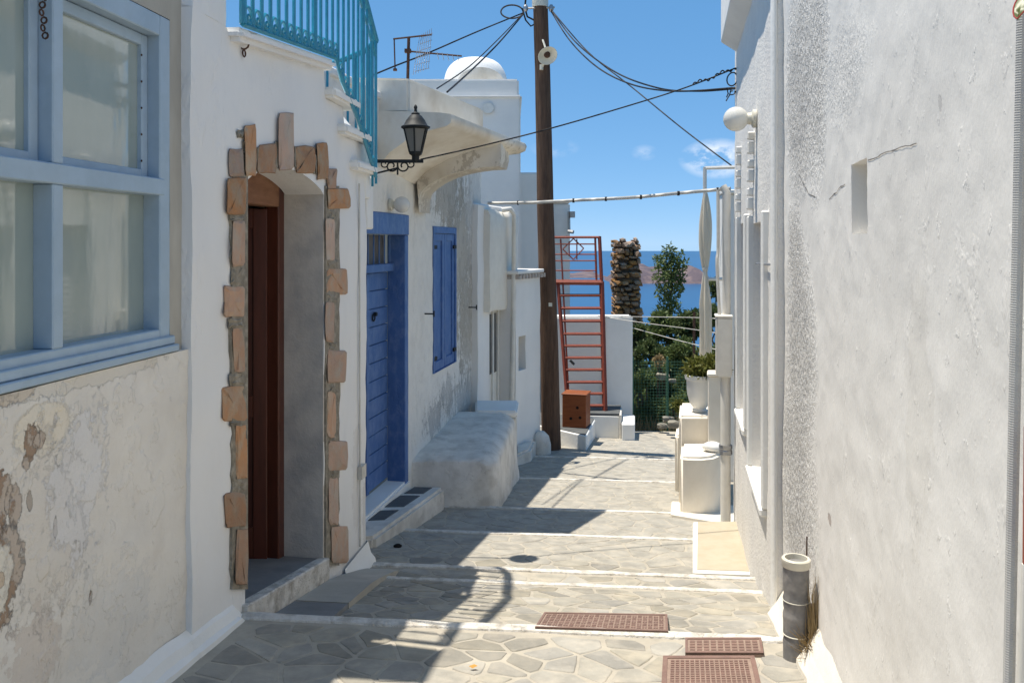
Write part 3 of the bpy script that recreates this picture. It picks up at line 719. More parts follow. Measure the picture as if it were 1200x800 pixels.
# flank stair going down beyond the corner
TR = [(4.83, 5.34, E+.885), (5.05, 5.59, E+.71), (5.30, 5.73, E+.52)]
for (a, b, z) in TR:
    mb = MB(); mb.fbox(H1, a, b, .06, -.9, z-.06, z); mb.build('stair_tread', m_white_clean, dh, bev=.015, seg=2)
mb = MB(); mb.fbox(H1, SEND-.01, 5.74, .004, -.9, E+.3, E+.645); mb.fbox(H1, 5.742, 5.9, -.02, -.9, E+.1, E+.46); mb.build('stair_flank', m_white, dh, bev=.01)
# turquoise railing
rl = MB(); hp = []
path = [(s_r0+.01, terr(s_r0)), (S398, terr(S398)), (4.98, E+.93), (5.25, E+.78), (5.5, E+.60), (5.71, E+.43)]
def rail_z(s):
    for (a, za), (b, zb) in zip(path, path[1:]):
        if s <= b: return za+(zb-za)*(s-a)/(b-a)
    return path[-1][1]
outr = .05
pts_lo = [H1.w(s, outr, z+.035) for s, z in path]; pts_hi = [H1.w(s, outr, z+.92) for s, z in path]
hb = MB(); hb.tube(pts_hi, .02, 8); railing = hb.build('railing', m_teal, dh, smooth=50)
mb = MB()
for a, b in zip(path, path[1:]):
    p, q = H1.w(a[0], outr, a[1]+.012), H1.w(b[0], outr, b[1]+.012); mb.tube([p, q], .012, 4)
    p, q = H1.w(a[0], outr, a[1]+.12), H1.w(b[0], outr, b[1]+.12)
    p, q = H1.w(a[0], outr, a[1]+.80), H1.w(b[0], outr, b[1]+.80); mb.tube([p, q], .009, 4)
mb.build('rail_bar', m_teal, railing)
s = s_r0+.015; k = 0
while s < 5.70:
    z = rail_z(s); r = .009 if k % 9 else .016
    b_ = MB(); b_.tube([H1.w(s, outr, z+.015), H1.w(s, outr, z+.90)], r, 6); b_.build('baluster', m_teal, railing, smooth=50)
    if s < 5.62:
        c = MB(); zc = rail_z(s+.049)+.058
        c.ring(H1.w(s+.049, outr, zc), .036, .0085, H1.u.to_3d(), Vector((0, 0, 1)), 14, 5); c.ring(H1.w(s+.049, outr+.004, zc-.012), .015, .006, H1.u.to_3d(), Vector((0, 0, 1)), 8, 4)
        c.build('scroll', m_teal, railing, smooth=60)
    s += .098; k += 1
# inner return of the railing that carries on round the back of the terrace
pb = [H1.w(5.71, outr, E+1.35), H1.w(5.80, -.04, E+1.31), H1.w(5.83, -.2, E+1.26), H1.w(5.83, -.7, E+1.1)]
mb = MB(); mb.tube(pb, .02, 8)
for t in range(9):
    f = t/8*2.999; i = int(f); p = pb[i].lerp(pb[i+1], f-i); mb.tube([p-Vector((0, 0, .95)), p], .009, 5)
mb.build('rail_return', m_teal, railing, smooth=50)
mb = MB(); pl = H1.wp(286, 52, .01); mb.ring(pl, .022, .004, H1.n.to_3d(), Vector((0, 0, 1)), 10, 4); mb.ring(pl-Vector((0, 0, .04)), .015, .004, H1.u.to_3d(), Vector((0, 0, 1)), 10, 4); mb.build('iron_ring', m_rust, dh)
mb = MB(); mb.tube([H1.wp(421, 215, .012), H1.wp(422, 640, .012)], .006, 6); mb.build('wall_cable', m_cable_w, dh)
mb = MB(); mb.fbox(H1, H1.s_(419), H1.s_(424), 0, .03, *sorted((H1.sz(421, 560)[1], H1.sz(421, 545)[1]))); mb.build('junction_box', m_cable_w, dh)

# flagstone apron in front of the arched door
ap = thing('stone_door_step', 'low grey stone step laid in front of the arched doorway', 'step', G(375, 690))
def gslab(pxs, h, mat, name, parent, top=None):
    P = [G(a, b) for a, b in pxs]; mb = MB(); n = len(P)
    vs = [p-Vector((0, 0, .12)) for p in P]+[p+Vector((0, 0, h)) for p in P]
    mb.add(vs, [tuple(range(n))[::-1], tuple(range(n, 2*n))]+[(i, (i+1) % n, n+(i+1) % n, n+i) for i in range(n)])
    return mb.build(name, mat, parent, bev=.006)
m_step = M('worn_flag', (.46, .43, .37), (.38, .355, .305), 5, bump=((20, .003),), c3=(.42, .39, .33), sc3=9, k3=.5)
def apz(a): return E+float(np.interp(a, [3.7, 4.86, 5.6], [-1.665, -1.885, -2.10]))
def apo(a): return float(np.interp(a, [3.7, 5.6], [.33, .25]))
for (t0, t1, mt_) in ((3.74, 4.28, m_floor), (4.30, 5.50, m_step)):
    mb = MB(); n = 5; o0 = .033
    for k in range(n):
        a, b = t0+(t1-t0)*k/n, t0+(t1-t0)*(k+1)/n
        mb.box8([H1.w(a, o0, E-2.4), H1.w(b, o0, E-2.4), H1.w(b, apo(b), E-2.4), H1.w(a, apo(a), E-2.4), H1.w(a, o0, apz(a)), H1.w(b, o0, apz(b)), H1.w(b, apo(b), apz(b)), H1.w(a, apo(a), apz(a))])
    mb.build('slab', mt_, ap)

# ================================================================= BLUE DOOR HOUSE
bh = house('blue_door_house', 'white house with deep blue plank door, blue shutters and a curved plaster canopy', 'house', H2)
S2 = lambda px: H2.s_(px)
dA, dB = H2.s_(430)-.35, H2.s_(478)
wA, wB = H2.s_(507), H2.s_(534)
dz0, dz1 = E-2.14, H2.sz(478, 252)[1]
wz0, wz1 = H2.sz(520, 431)[1], H2.sz(520, 266)[1]
s2end = H2.s_(564)
wall(H2, 'wall', m_h2, bh, .05, s2end, E-2.9, E+1.2, holes=[(dA, dB, E-2.9, dz1, .2), (wA, wB, wz0, wz1, .1)], res=.07, amp=.012, back=.35, fine=.002)
mb = MB(); mb.fbox(H2, .05, s2end, .02, -3.5, E+1.2, E+1.26); mb.fbox(H2, .05, .15, -.35, -3.5, E-2.9, E+1.2); mb.fbox(H2, s2end-.1, s2end, -.35, -3.5, E-2.9, E+1.2)
mb.build('roof', m_white, bh, bev=.01)
# door
fb = MB(); zlb = H2.sz(478, 275.5)[1]
fb.fbox(H2, dA, dB+.0, .012, -.06, zlb, dz1-.002); fb.fbox(H2, dB-.1, dB-.003, .006, -.165, dz0-.05, zlb-.002); fb.fbox(H2, dA+.003, dA+.1, .006, -.165, dz0-.05, zlb-.002)
bdf = fb.build('door_frame', m_blue, bh, bev=.006)
zgr = H2.sz(455, 311, -.15)[1]
mb = MB(); mb.fbox(H2, dA+.1, dB-.1, -.10, -.168, zgr-.05, zgr+.02); mb.build('transom_bar', m_blue, bdf, bev=.005)
for k in range(9):
    s = dA+.16+k*(dB-dA-.3)/8; mb = MB(); mb.tube([H2.w(s, -.13, zgr), H2.w(s, -.13, zlb)], .007, 5); mb.build('grille_bar', m_blue, bdf)
mb = MB(); mb.fbox(H2, dA+.1, dB-.1, -.2, -.21, zgr, zlb); mb.build('transom_pane', M('dusty_glass', (.16, .15, .13), (.22, .2, .17), 6, rough=.3, spec=.5), bdf)
leaf2 = MB(); leaf2.fbox(H2, dA+.1, dB-.1, -.185, -.2, dz0, zgr-.05); leaf2 = leaf2.build('door_leaf', m_blue, bh)
NP = 12; zz0 = dz0+.01; hp_ = (zgr-.055-zz0)/NP
for k in range(NP):
    for (a, b) in ((dA+.105, (dA+dB)/2+.06), ((dA+dB)/2+.064, dB-.104)):
        mb = MB(); mb.fbox(H2, a, b, -.19, -.163+random.uniform(0, .004), zz0+k*hp_+.003, zz0+(k+1)*hp_-.003); mb.build('plank', m_blue, leaf2, bev=.004)
mb = MB(); mb.fbox(H2, (dA+dB)/2+.03, (dA+dB)/2+.09, -.165, -.145, zz0, zgr-.06); mb.build('cover_strip', m_blue, leaf2, bev=.004)
kp = H2.wp(438, 372, -.15); mb = MB(); mb.ring(kp, .03, .007, H2.u.to_3d(), Vector((0, 0, 1)), 12, 5); mb.lathe(kp+Vector((0, 0, .03)), [(.018, 0), (.018, .03)], 8, H2.n.to_3d()); mb.build('knocker', m_iron, leaf2)
mb = MB(); mb.fbox(H2, dA, dB+.02, .02, -.2, dz0-.3, dz0-.02); mb.build('threshold', m_white_clean, bh, bev=.02, seg=2)
# shutters
mb = MB(); t = .05
mb.fbox(H2, wA+.002, wA+t, -.06, .012, wz0, wz1-.002); mb.fbox(H2, wB-t, wB-.002, -.06, .012, wz0, wz1-.002); mb.fbox(H2, wA+t, wB-t, -.06, .012, wz1-.07, wz1-.002); mb.fbox(H2, wA+.003, wB-.003, -.06, .016, wz0+.001, wz0+.005)
shf = mb.build('shutter_frame', m_blue, bh, bev=.005)
mid = (wA+wB)/2
for (a, b) in ((wA+t+.004, mid-.006), (mid+.006, wB-t-.004)):
    mb = MB(); z0, z1 = wz0+.006, wz1-.074; w = .075
    mb.fbox(H2, a, b, -.05, -.022, z0, z1)
    sh = mb.build('shutter', m_blue, shf)
    mb = MB(); mb.fbox(H2, a, a+w, -.045, -.004, z0, z1); mb.fbox(H2, b-w, b, -.045, -.004, z0, z1); mb.fbox(H2, a+w, b-w, -.045, -.004, z0, z0+w*1.3); mb.fbox(H2, a+w, b-w, -.045, -.004, z1-w, z1)
    mb.build('shutter_rail', m_blue, shf, bev=.004)
    for zh in (z0+.14, z1-.14):
        mb = MB(); mb.fbox(H2, a-.03 if a < mid-.1 else b-.07, a+.07 if a < mid-.1 else b+.03, -.004, .016, zh-.02, zh+.02)
        mb.build('hinge', m_iron, shf)
for (px, py) in ((497, 367.5), (549, 360)):
    p = H2.wp(px, py, 0); mb = MB(); n3 = H2.n.to_3d()
    mb.tube([p, p+n3*.10], .008, 5); mb.tube([p+n3*.10-Vector((0, 0, .03)), p+n3*.10+Vector((0, 0, .03))], .008, 5); mb.build('shutter_dog', m_iron, bh)
# canopy: splayed slab with rolled lip, cove underneath, parapet, corbel
yN, yF = 7.06, 8.36
def cp(t): return Vector((-.50+(.145+.50)*t, yN+(yF-yN)*t))           # outer edge
def cw(t): y = yN+(yF-yN)*t; return Vector((.184*y-2.407, y))         # wall
zc0, zc1 = E+1.075, E+.985
mb = MB(); n = 12; K = 9
for i in range(n+1):
    t = i/n; o, w = cp(t), cw(t); zt = zc0+(zc1-zc0)*t; wob = .012*noise.noise(Vector((t*5, 2, 0)))
    prof = [(0, zt+.03), (.85, zt+.012), (.985, zt), (1.0, zt-.03+wob), (.985, zt-.075+wob), (.93, zt-.10), (.7, zt-.135), (.4, zt-.21), (.15, zt-.32), (0, zt-.44)]
    for (f, z) in prof: p = w.lerp(o, f); mb.v.append(Vector((p.x, p.y, z)))
K = 10
for i in range(n):
    for k in range(K-1): a = i*K+k; mb.f.append((a, a+1, a+K+1, a+K))
mb.f.append(tuple(range(K))); mb.f.append(tuple(n*K+k for k in range(K))[::-1])
mb.build('canopy', m_canopy, bh, smooth=50)
pA, pB = at(479, 90, yN), at(567, 128, yF); qA, qB = cw(-.02), cw(1.0)
mb = MB(); zp = zc0+.01
a = [Vector((qA.x-.35, yN+.01, zp)), Vector((pA.x, yN+.01, zp)), Vector((pB.x, yF, zc1+.01)), Vector((qB.x-.35, yF, zc1+.01))]
b = [Vector((a[0].x, a[0].y, E+1.385)), Vector((a[1].x, a[1].y, E+1.375)), Vector((a[2].x, a[2].y, E+1.32)), Vector((a[3].x, a[3].y, E+1.34))]
mb.box8(a+b); mb.build('parapet', m_canopy, bh, bev=.02, seg=2)
mb = MB(); mb.fbox(H2, H2.s_(445)-.6, H2.s_(467), -.02, -2, E+1.0, E+1.16); mb.build('parapet_foot', m_canopy, bh)
mb = MB(); nA = 10; prof = []
for k in range(nA+1):
    a = math.pi/2*k/nA; prof.append((.0+.82*(1-math.cos(a))**1.1, E+.30+.42*math.sin(a)))
prof = [(.05, E+.30)]+[(max(.05, o), z) for o, z in prof[1:]]+[(.84, E+.80), (.84, E+.93), (.0, E+.93)]
sc0, sc1 = H2.s_(487)-.05, H2.s_(487)+.33; m_ = len(prof)
vs = [H2.w(sc0, o, z) for o, z in prof]+[H2.w(sc1, o, z) for o, z in prof]
mb.add(vs, [tuple(range(m_))[::-1], tuple(range(m_, 2*m_))]+[(i, (i+1) % m_, m_+(i+1) % m_, m_+i) for i in range(m_)])
mb.build('corbel', m_canopy, bh, smooth=40)
# door step with slate pads and rounded bench
ds = thing('white_kerbed_step', 'white edged step with dark slate pads below the deep blue plank door', 'step', G(460, 615))
kA, kB = G(426, 628), G(512, 588)
c1, c2 = H2.w(H2.s_(426), 0, 0), H2.w(H2.s_(480), 0, 0)
zst = E-2.2
F1 = Vector((-1.02, 6.35)); F2 = Vector((-.62, 7.86)); Bk1 = Vector((-1.4, 6.25)); Bk2 = Vector((-.93, 7.9))
mb = MB(); mb.prism([F1, F2, Bk2, Bk1], E-2.8, lambda x, y: zst-.04*(y-7)); stp = mb.build('kerb', m_bench, ds, bev=.025, seg=2)
for (t0, t1) in ((.3, .48), (.55, .78), (.83, .97)):
    d0, d1 = F1.lerp(F2, t0), F1.lerp(F2, t1); e0, e1 = Bk1.lerp(Bk2, t0), Bk1.lerp(Bk2, t1)
    mb = MB(); mb.prism([d0.lerp(e0, .32), d1.lerp(e1, .32), d1.lerp(e1, .85), d0.lerp(e0, .85)], E-2.5, lambda x, y: zst-.04*(y-7)+.005); mb.build('slate_pad', m_plat, ds)
bn = thing('masonry_bench', 'rounded whitewashed masonry bench built against the wall beside the blue door', 'bench', G(560, 589))
def bench():
    mb = MB(); nL, nS = 22, 26
    fr0 = at(587, 588, 8.02); y0, y1 = 7.92, 9.75
    for i in range(nL+1):
        t = i/nL; y = y0+(y1-y0)*t; xw = .184*y-2.44; xf = -.13+.12*(y-y0)*.9
        inset = .14*max(0, 1-t*6)**2
        ztop = E-2.02+.10*t-.03*max(0, 1-t*8); zb = E-2.9; H = ztop-zb
        for k in range(nS+1):
            u = k/nS
            if u < .45: v = u/.45; x = xf+.03-(.06*v); z = zb+H*v*.90
            else:
                v = (u-.45)/.55; x = (xf-.03)-(xf-.03-xw)*v**1.3; z = zb+H*(.90+.10*math.sin(min(1, v*3.2)*math.pi/2))
            p = Vector((x, y, z)); nn = noise.noise(p*2.2)*.022+noise.noise(p*9)*.006
            mb.v.append(Vector((x+nn-inset*(.6 if u < .5 else .3)*(1 if x > xw+.1 else 0), y+nn*.6+(.10*(1-math.cos(min(1, max(0, (z-zb)/H))*1.2)) if i == 0 else 0), z+nn*.5*(1 if u > .4 else 0))))
    w = nS+1
    for i in range(nL):
        for k in range(nS): a = i*w+k; mb.f.append((a, a+1, a+w+1, a+w))
    # near end cap as a grid fan
    base = Vector((.184*y0-2.44, y0-.01, E-2.9)); mb.v.append(base); c = len(mb.v)-1
    for k in range(nS): mb.f.append((c, k+1, k))
    return mb.build('seat', m_bench, bn, smooth=70)
bench()
mb = MB(); P = [at(x, 560, Y) for x, Y in ((561, 9.78), (604, 9.78), (606, 10.35), (560, 10.35))]
mb.prism([p.xy for p in P], E-3, E-1.98); mb.build('end_block', m_bench, bn, bev=.03, seg=2)
P = [at(x, 560, Y) for x, Y in ((557, 9.73), (606, 9.73), (608, 10.4), (557, 10.4))]
mb = MB(); mb.prism([p.xy for p in P], E-1.977, E-1.90); mb.build('cap_stone', m_white_clean, bn, bev=.02, seg=2)

def ball_lamp(base, nrm, r, L, lab, grp=None):
    t = thing('globe_lamp', lab, 'lamp', base)
    mb = MB(); mb.lathe(base, [(r*.75, 0), (r*.75, .02), (r*.5, .03), (r*.45, L)], 14, nrm); mb.build('holder', m_cream, t, smooth=40)
    mb = MB(); c = Vector(base)+Vector(nrm)*(L+r*.8); pr = [(r*math.sin(math.pi*k/12), -r*math.cos(math.pi*k/12)) for k in range(13)]
    mb.lathe(c, pr, 20, nrm); mb.build('globe', m_globe, t, smooth=80); return t
ball_lamp(H2.wp(457, 240, 0), H2.n.to_3d(), .07, .05, 'small round cream wall lamp above the deep blue door')

# wall lantern
Lc = at(487, 160, 6.3)
wlx = .184*6.3-2.407
lt = thing('wall_lantern', 'black iron lantern with glass panes standing on a scrolled wall bracket', 'lantern', (wlx, 6.3, Lc.z-.18))
def lp(px, py): return at(px, py, 6.3)
mb = MB(); zb = lp(487, 189).z
mb.box8([Vector((wlx-.02, 6.29, zb-.012)), Vector((-.655, 6.29, zb-.012)), Vector((-.655, 6.31, zb-.012)), Vector((wlx-.02, 6.31, zb-.012)),
         Vector((wlx-.02, 6.29, zb+.012)), Vector((-.655, 6.29, zb+.012)), Vector((-.655, 6.31, zb+.012)), Vector((wlx-.02, 6.31, zb+.012))])
def spiral(c, r, a0, turns, sg):
    return [Vector((c[0]+sg*r*(1-.65*k/16)*math.cos(a0+turns*2*math.pi*k/16), 6.3, c[1]+r*(1-.65*k/16)*math.sin(a0+turns*2*math.pi*k/16))) for k in range(17)]
c0 = lp(466, 197)
for sg in (-1, 1):
    mb.tube(spiral((c0.x+sg*.045, c0.z+.015), .045, math.pi, 1.1, sg), .006, 5); mb.tube(spiral((c0.x+sg*.10, c0.z+.03), .03, math.pi, 1.0, sg), .005, 5)
mb.tube([c0+Vector((0, 0, .06)), c0-Vector((0, 0, .05))], .007, 5)
mb.tube([Vector((wlx, 6.3, zb-.2)), Vector((wlx+.12, 6.3, zb-.12)), c0], .007, 5)
mb.build('bracket', m_iron, lt, smooth=50)
mb = MB(); cx = Lc.x; zz = lambda py: lp(487, py).z
mb.lathe((cx, 6.3, 0), [(.02, zz(190)), (.03, zz(187)), (.03, zz(183)), (.05, zz(181)), (.055, zz(178))], 6)
for k in range(6):
    a = math.pi/6+k*math.pi/3; c, s = math.cos(a), math.sin(a)
    mb.tube([Vector((cx+.048*c, 6.3+.048*s, zz(179))), Vector((cx+.092*c, 6.3+.092*s, zz(151)))], .0065, 4)
mb.build('cage', m_iron, lt)
mb = MB()
for k in range(6):
    a, b = math.pi/6+k*math.pi/3, math.pi/6+(k+1)*math.pi/3
    mb.add([(cx+.046*math.cos(a), 6.3+.046*math.sin(a), zz(179)), (cx+.046*math.cos(b), 6.3+.046*math.sin(b), zz(179)), (cx+.09*math.cos(b), 6.3+.09*math.sin(b), zz(151)), (cx+.09*math.cos(a), 6.3+.09*math.sin(a), zz(151))], [(0, 1, 2, 3)])
mb.build('pane', m_lglass, lt)
mb = MB(); mb.lathe((cx, 6.3, 0), [(.088, zz(152)), (.108, zz(150)), (.108, zz(148.5)), (.088, zz(147)), (.07, zz(141)), (.045, zz(136)), (.03, zz(134.5)), (.032, zz(133)), (.012, zz(131)), (.01, zz(128)), (.014, zz(126)), (.008, zz(123.5)), (.001, zz(122.5))], 12)
mb.build('cap', m_iron, lt, smooth=40)

# roof aerial
an = thing('television_aerial', 'rusty television aerial with grid reflector on the canopy house roof', 'aerial', at(478, 88, 8.2))
Ya = 8.2
mb = MB(); mb.tube([at(477, 130, Ya), at(479, 44, Ya)], .016, 6); mb.build('mast', m_rust, an)
mb = MB(); mb.tube([at(461, 46, Ya), at(506, 41, Ya+.2)], .009, 5); mb.tube([at(474, 60, Ya), at(541, 66, Ya+.2)], .009, 5); mb.tube([at(462, 47, Ya), at(463, 82, Ya)], .007, 5); mb.build('boom', m_rust, an)
mb = MB()
for k in range(7): mb.tube([at(484+k*3, 88-k*1.2, Ya-.25+k*.02), at(492+k*2.3, 42-k*1.4, Ya+.2)], .0028, 4)
for k in range(6): mb.tube([at(486+k*1.5, 84-k*8, Ya-.2+k*.07), at(503+k*.8, 80-k*8.2, Ya+k*.05)], .0028, 4)
for k in range(5): mb.tube([at(512+k*6, 61+k*.9, Ya), at(514+k*6, 70+k*.6, Ya+.25)], .003, 4)
mb.build('element', m_steel, an)
mb = MB(); mb.box(at(463, 82, Ya), .035, .03, .022); mb.build('clamp', m_rust, an); mb = MB(); mb.box(at(478, 60, Ya), .06, .05, .035); mb.build('clamp', m_rust, an)

# ================================================================= FURTHER LEFT HOUSES
def plan(px, Y): return Vector(((px-600)/1000*Y, Y))
H3 = Frame(*plan(563, 10.5), (plan(602, 11.9).x-plan(563, 10.5).x)/1.4, -1, E-2.8)
nh = house('narrow_white_house', 'narrow white house with white louvred door beyond the masonry bench', 'house', H3)
s3 = H3.s_(602)
dA3, dB3 = H3.s_(573), H3.s_(590); z3t = H3.sz(580, 362)[1]
wall(H3, 'wall', m_far, nh, -.1, s3, E-3, E+.48, holes=[(dA3, dB3, E-3, z3t, .12)], res=.08, amp=.012, back=.3)
mb = MB(); mb.fbox(H3, -.1, s3, -.02, -3, E+.38, E+.5); mb.fbox(H3, -.1, 0, -.3, -3, E-3, E+.38); mb.build('roof', m_far, nh, bev=.02)
a0, zt = H3.sz(567, 248); a1, zb = H3.sz(600, 358)
mb = MB(); nn = 12
for i in range(nn+1):
    t = i/nn; s = a0+(a1-a0)*t; w = .018*math.sin(t*9)
    for (o, z) in ((-.01, zt+.03), (.05, zt+.02+w), (.085, zt-.05+w), (.08, zt-.3), (.075, (zt+zb)/2), (.085, zb+.06), (.07, zb+w*.6), (-.01, zb)): mb.v.append(H3.w(s, o, z))
for i in range(nn):
    for k in range(7): a = i*8+k; mb.f.append((a, a+1, a+9, a+8))
mb.f.append(tuple(range(8))); mb.f.append(tuple(nn*8+k for k in range(8))[::-1])
mb.build('plaster_bay', m_block, nh, smooth=50)
mb = MB(); mb.fbox(H3, dA3+.02, dB3-.02, -.035, -.05, E-3, z3t); d3 = mb.build('door_leaf', m_pvc, nh)
for f in (0, .3, .66, .96):
    mb = MB(); s = dA3+(dB3-dA3)*f; mb.fbox(H3, s+.003, s+.045, -.034, -.008, E-3, z3t-.003); mb.build('door_stile', m_pvc, nh)
mb = MB(); mb.fbox(H3, dA3+.06, dA3+(dB3-dA3)*.64, -.034, -.026, H3.sz(578, 438)[1], z3t-.06); mb.build('door_pane', M('dark_glass', (.05, .055, .055), rough=.1, spec=.6), nh)
mb = MB(); p0 = at(603, 252, 11.3)
mb.tube([at(588, 246, 11.2), at(598, 245, 11.2), p0, at(602, 360, 11.3), at(600, 470, 11.3), at(599, 520, 11.3)], .035, 8); mb.build('downpipe', m_pvc, nh, smooth=60)

H4 = Frame(*plan(605, 11.3), (plan(632, 12.1).x-plan(605, 11.3).x)/.8, -1, E-2.9)
lh = house('low_white_house', 'low white house with tile coping and small square opening left of the utility pole', 'house', H4)
s4 = H4.s_(633); oA, oB = H4.s_(607.5), H4.s_(616)
wall(H4, 'wall', m_far, lh, -.02, s4, E-3.2, E-.40, holes=[(oA, oB, H4.sz(610, 434)[1], H4.sz(610, 394)[1], .14)], res=.08, amp=.012, back=.25)
mb = MB(); mb.fbox(H4, oA-.05, oB+.05, -.139, -.16, H4.sz(610, 438)[1], H4.sz(610, 390)[1]); mb.build('opening_back', m_grey_render, lh)
mb = MB(); mb.fbox(H4, -.05, s4+.03, .05, -1.6, E-.40, E-.35); mb.build('coping', m_far, lh, bev=.01)
for k in range(9):
    s = k*s4/8; mb = MB(); mb.fbox(H4, s-.03, s+.03, .07, -.15, E-.465, E-.41); mb.build('tile', m_brick, lh)
mb = MB(); mb.fbox(H4, s4-.2, s4+.01, -.25, -2, E-3.2, E-.40); mb.build('end_wall', m_far, lh)
mb = MB(); p = [G(605, 556), G(626, 552), G(628, 545)]
mb.prism([plan(604, 10.75), plan(622, 11.1), plan(628, 11.7), plan(604, 11.3)], E-3, E-2.66); mb.build('door_step', m_bench, lh, bev=.03, seg=2)
mb = MB(); q = plan(634, 11.95); mb.lathe((q.x, q.y, E-3), [(.14, 0), (.14, .2), (.11, .32), (.05, .38), (.01, .39)], 12); mb.build('guard_stone', m_bench, lh, smooth=60)

def blockhouse(name, label, boxes, mat, cat='house'):
    c = boxes[0]; t = thing(name, label, cat, ((c[0]+c[1])/2, c[2], E-3.2))
    for b in boxes:
        mb = MB(); mb.box8([(b[0], b[2], b[4]), (b[1], b[2], b[4]), (b[1], b[3], b[4]), (b[0], b[3], b[4]), (b[0], b[2], b[5]), (b[1], b[2], b[5]), (b[1], b[3], b[5]), (b[0], b[3], b[5])])
        mb.build(b[6], mat, t, bev=.03, seg=2)
    return t
X = lambda px, Y: (px-600)/1000*Y
Zp = lambda py, Y: E+(286-py)/1000*Y
# chapel-like block with vaulted roof
vb = blockhouse('vaulted_house', 'tall pale house topped by a round white vault behind the canopy', [
    (X(430, 15), X(610, 15), 15, 19, E-3.5, Zp(113, 15), 'wall'), (X(430, 15), X(608, 15), 15.04, 19, Zp(113, 15)+.002, Zp(92, 15), 'upper_storey'),
    (X(430, 15), X(611.5, 15), 14.96, 19.03, Zp(116, 15), Zp(113.3, 15)+.03, 'string_course')], m_far)
mb = MB(); n = 16; cx, rx = X(556, 15.6), X(556+39, 15.6)-X(556, 15.6); zb = Zp(94, 15.6); hz = Zp(62, 15.6)-zb
pr = []
for k in range(11):
    a = math.pi/2*k/10; pr.append((rx*math.cos(a)**.62, -.1+(hz+.1)*math.sin(a)**.85))
mb.lathe((cx, 15.5+rx, zb), pr, 28); mb.build('vault', m_white_clean, vb, smooth=50)
mb = MB(); 
for yy, f, zz_ in ((15.42, .70, .50), (16.1, .70, .50)):
    for k in range(n+1):
        a = math.pi*k/n; mb.v.append(Vector((cx+.12-rx*f*math.cos(a), yy, zb-.1+(hz+.1)*zz_*math.sin(a))))
for k in range(n): mb.f.append((k, k+1, n+2+k, n+1+k))
mb.f.append(tuple(range(n+1))[::-1])
mb.build('vault_front', m_canopy, vb, smooth=40)
mb = MB(); mb.lathe(at(572, 127, 14.98), [(.1, 0), (.1, .03)], 14, (0, -1, 0)); mb.build('round_vent', m_pvc, vb)
bk = blockhouse('flat_roofed_house', 'plain white flat roofed house rising behind the wooden utility pole', [
    (X(560, 16), X(648, 16), 16, 21, E-3.5, Zp(202, 16), 'wall'), (X(640, 16.6), X(668, 16.6), 16.6, 21, E-3.6, Zp(238, 16.6), 'annexe'), (X(640, 16.6), X(669, 16.6), 16.55, 21.05, Zp(238, 16.6)+.002, Zp(235, 16.6), 'coping')], m_far)
mb = MB(); mb.tube([at(666.5, 248, 16.5), at(667, 272, 16.5)], .03, 6); mb.box(at(671, 251.5, 16.45), .09, .09, .12); mb.tube([at(666, 271, 16.5), at(672, 272, 16.45)], .04, 6); mb.build('wall_light', m_steel, bk)

# garden wall, platforms, ladder, box
gw = thing('garden_wall', 'pale whitewashed garden wall behind the red iron ladder', 'wall', at(700, 500, 14.2))
mb = MB(); mb.prism([plan(640, 14.2), plan(739, 14.2), plan(739, 14.65), plan(640, 14.65)], E-3.5, Zp(371, 14.2)); mb.build('wall_body', m_far, gw, bev=.03, seg=2)
mb = MB(); mb.prism([plan(708, 14.1), plan(741, 14.1), plan(741.5, 14.196), plan(708, 14.196)], E-3.5, Zp(370, 14.1)); mb.build('pier', m_white_clean, gw, bev=.03, seg=2)
pf = thing('white_platform', 'stepped white platform with dark slate top under the ladder', 'platform', at(690, 524, 12.3))
A_, B_, C_, D_ = plan(630, 12.95), plan(687, 12.2), plan(697.5, 13.35), plan(632, 13.9)
zp1, zp2 = E-2.74, E-2.655
mb = MB(); mb.prism([A_, B_, C_, D_], E-3.3, zp1); mb.build('lower_block', m_white_clean, pf, bev=.015)
mb = MB(); cen = (A_+B_+C_+D_)/4; mb.prism([p.lerp(cen, .04) for p in (A_, B_, C_, D_)], zp1-.02, zp1+.012); mb.build('slate_top', m_plat, pf)
Q = [plan(686, 13.36), plan(726, 13.30), plan(728, 14.05), plan(680, 14.05)]
mb = MB(); mb.prism(Q, E-3.3, zp2-.02); mb.build('upper_block', m_white_clean, pf, bev=.015)
mb = MB(); mb.prism([p.lerp((Q[0]+Q[2])/2, .02) for p in Q], zp2-.03, zp2+.012); mb.build('slate_top', m_plat, pf)
mb = MB(); mb.prism([plan(728.5, 13.1), plan(744, 13.1), plan(744, 13.8), plan(729, 13.8)], E-3.3, E-2.76); mb.build('end_step', m_white_clean, pf, bev=.015)
mb = MB(); mb.prism([plan(725.5, 13.28), plan(728.2, 13.28), plan(729, 13.9), plan(726, 13.9)], E-3.3, zp2+.0); mb.build('end_post', m_bench, pf, bev=.01)
ld = thing('iron_ladder', 'steep red iron ladder with guard rail and diamond motif against the garden wall', 'ladder', at(690, 483, 13.5))
yl = lambda py: 13.55+.55*(483-py)/200
def lpt(px, py): return at(px, py, yl(py))
def bar2(mb, a, b, r): mb.tube([lpt(*a), lpt(*b)], r, 4)
mb = MB(); bar2(mb, (709, 485), (705, 330), .042); bar2(mb, (666, 485), (654, 333), .03); mb.build('stringer', m_red, ld)
mb = MB(); bar2(mb, (705, 330), (702.5, 277), .03); bar2(mb, (699, 330), (697.5, 278), .018); bar2(mb, (667.5, 484), (657, 280), .014); bar2(mb, (646, 278), (703, 278), .02)
for py in (286, 298, 305.5, 317): bar2(mb, (647, py), (699, py), .011)
for (a, b) in (((672, 279.5), (659.5, 292)), ((659.5, 292), (672, 304)), ((672, 304), (684, 291)), ((684, 291), (672, 279.5)), ((676, 280), (676, 304)), ((667, 283), (667, 300))): bar2(mb, a, b, .010)
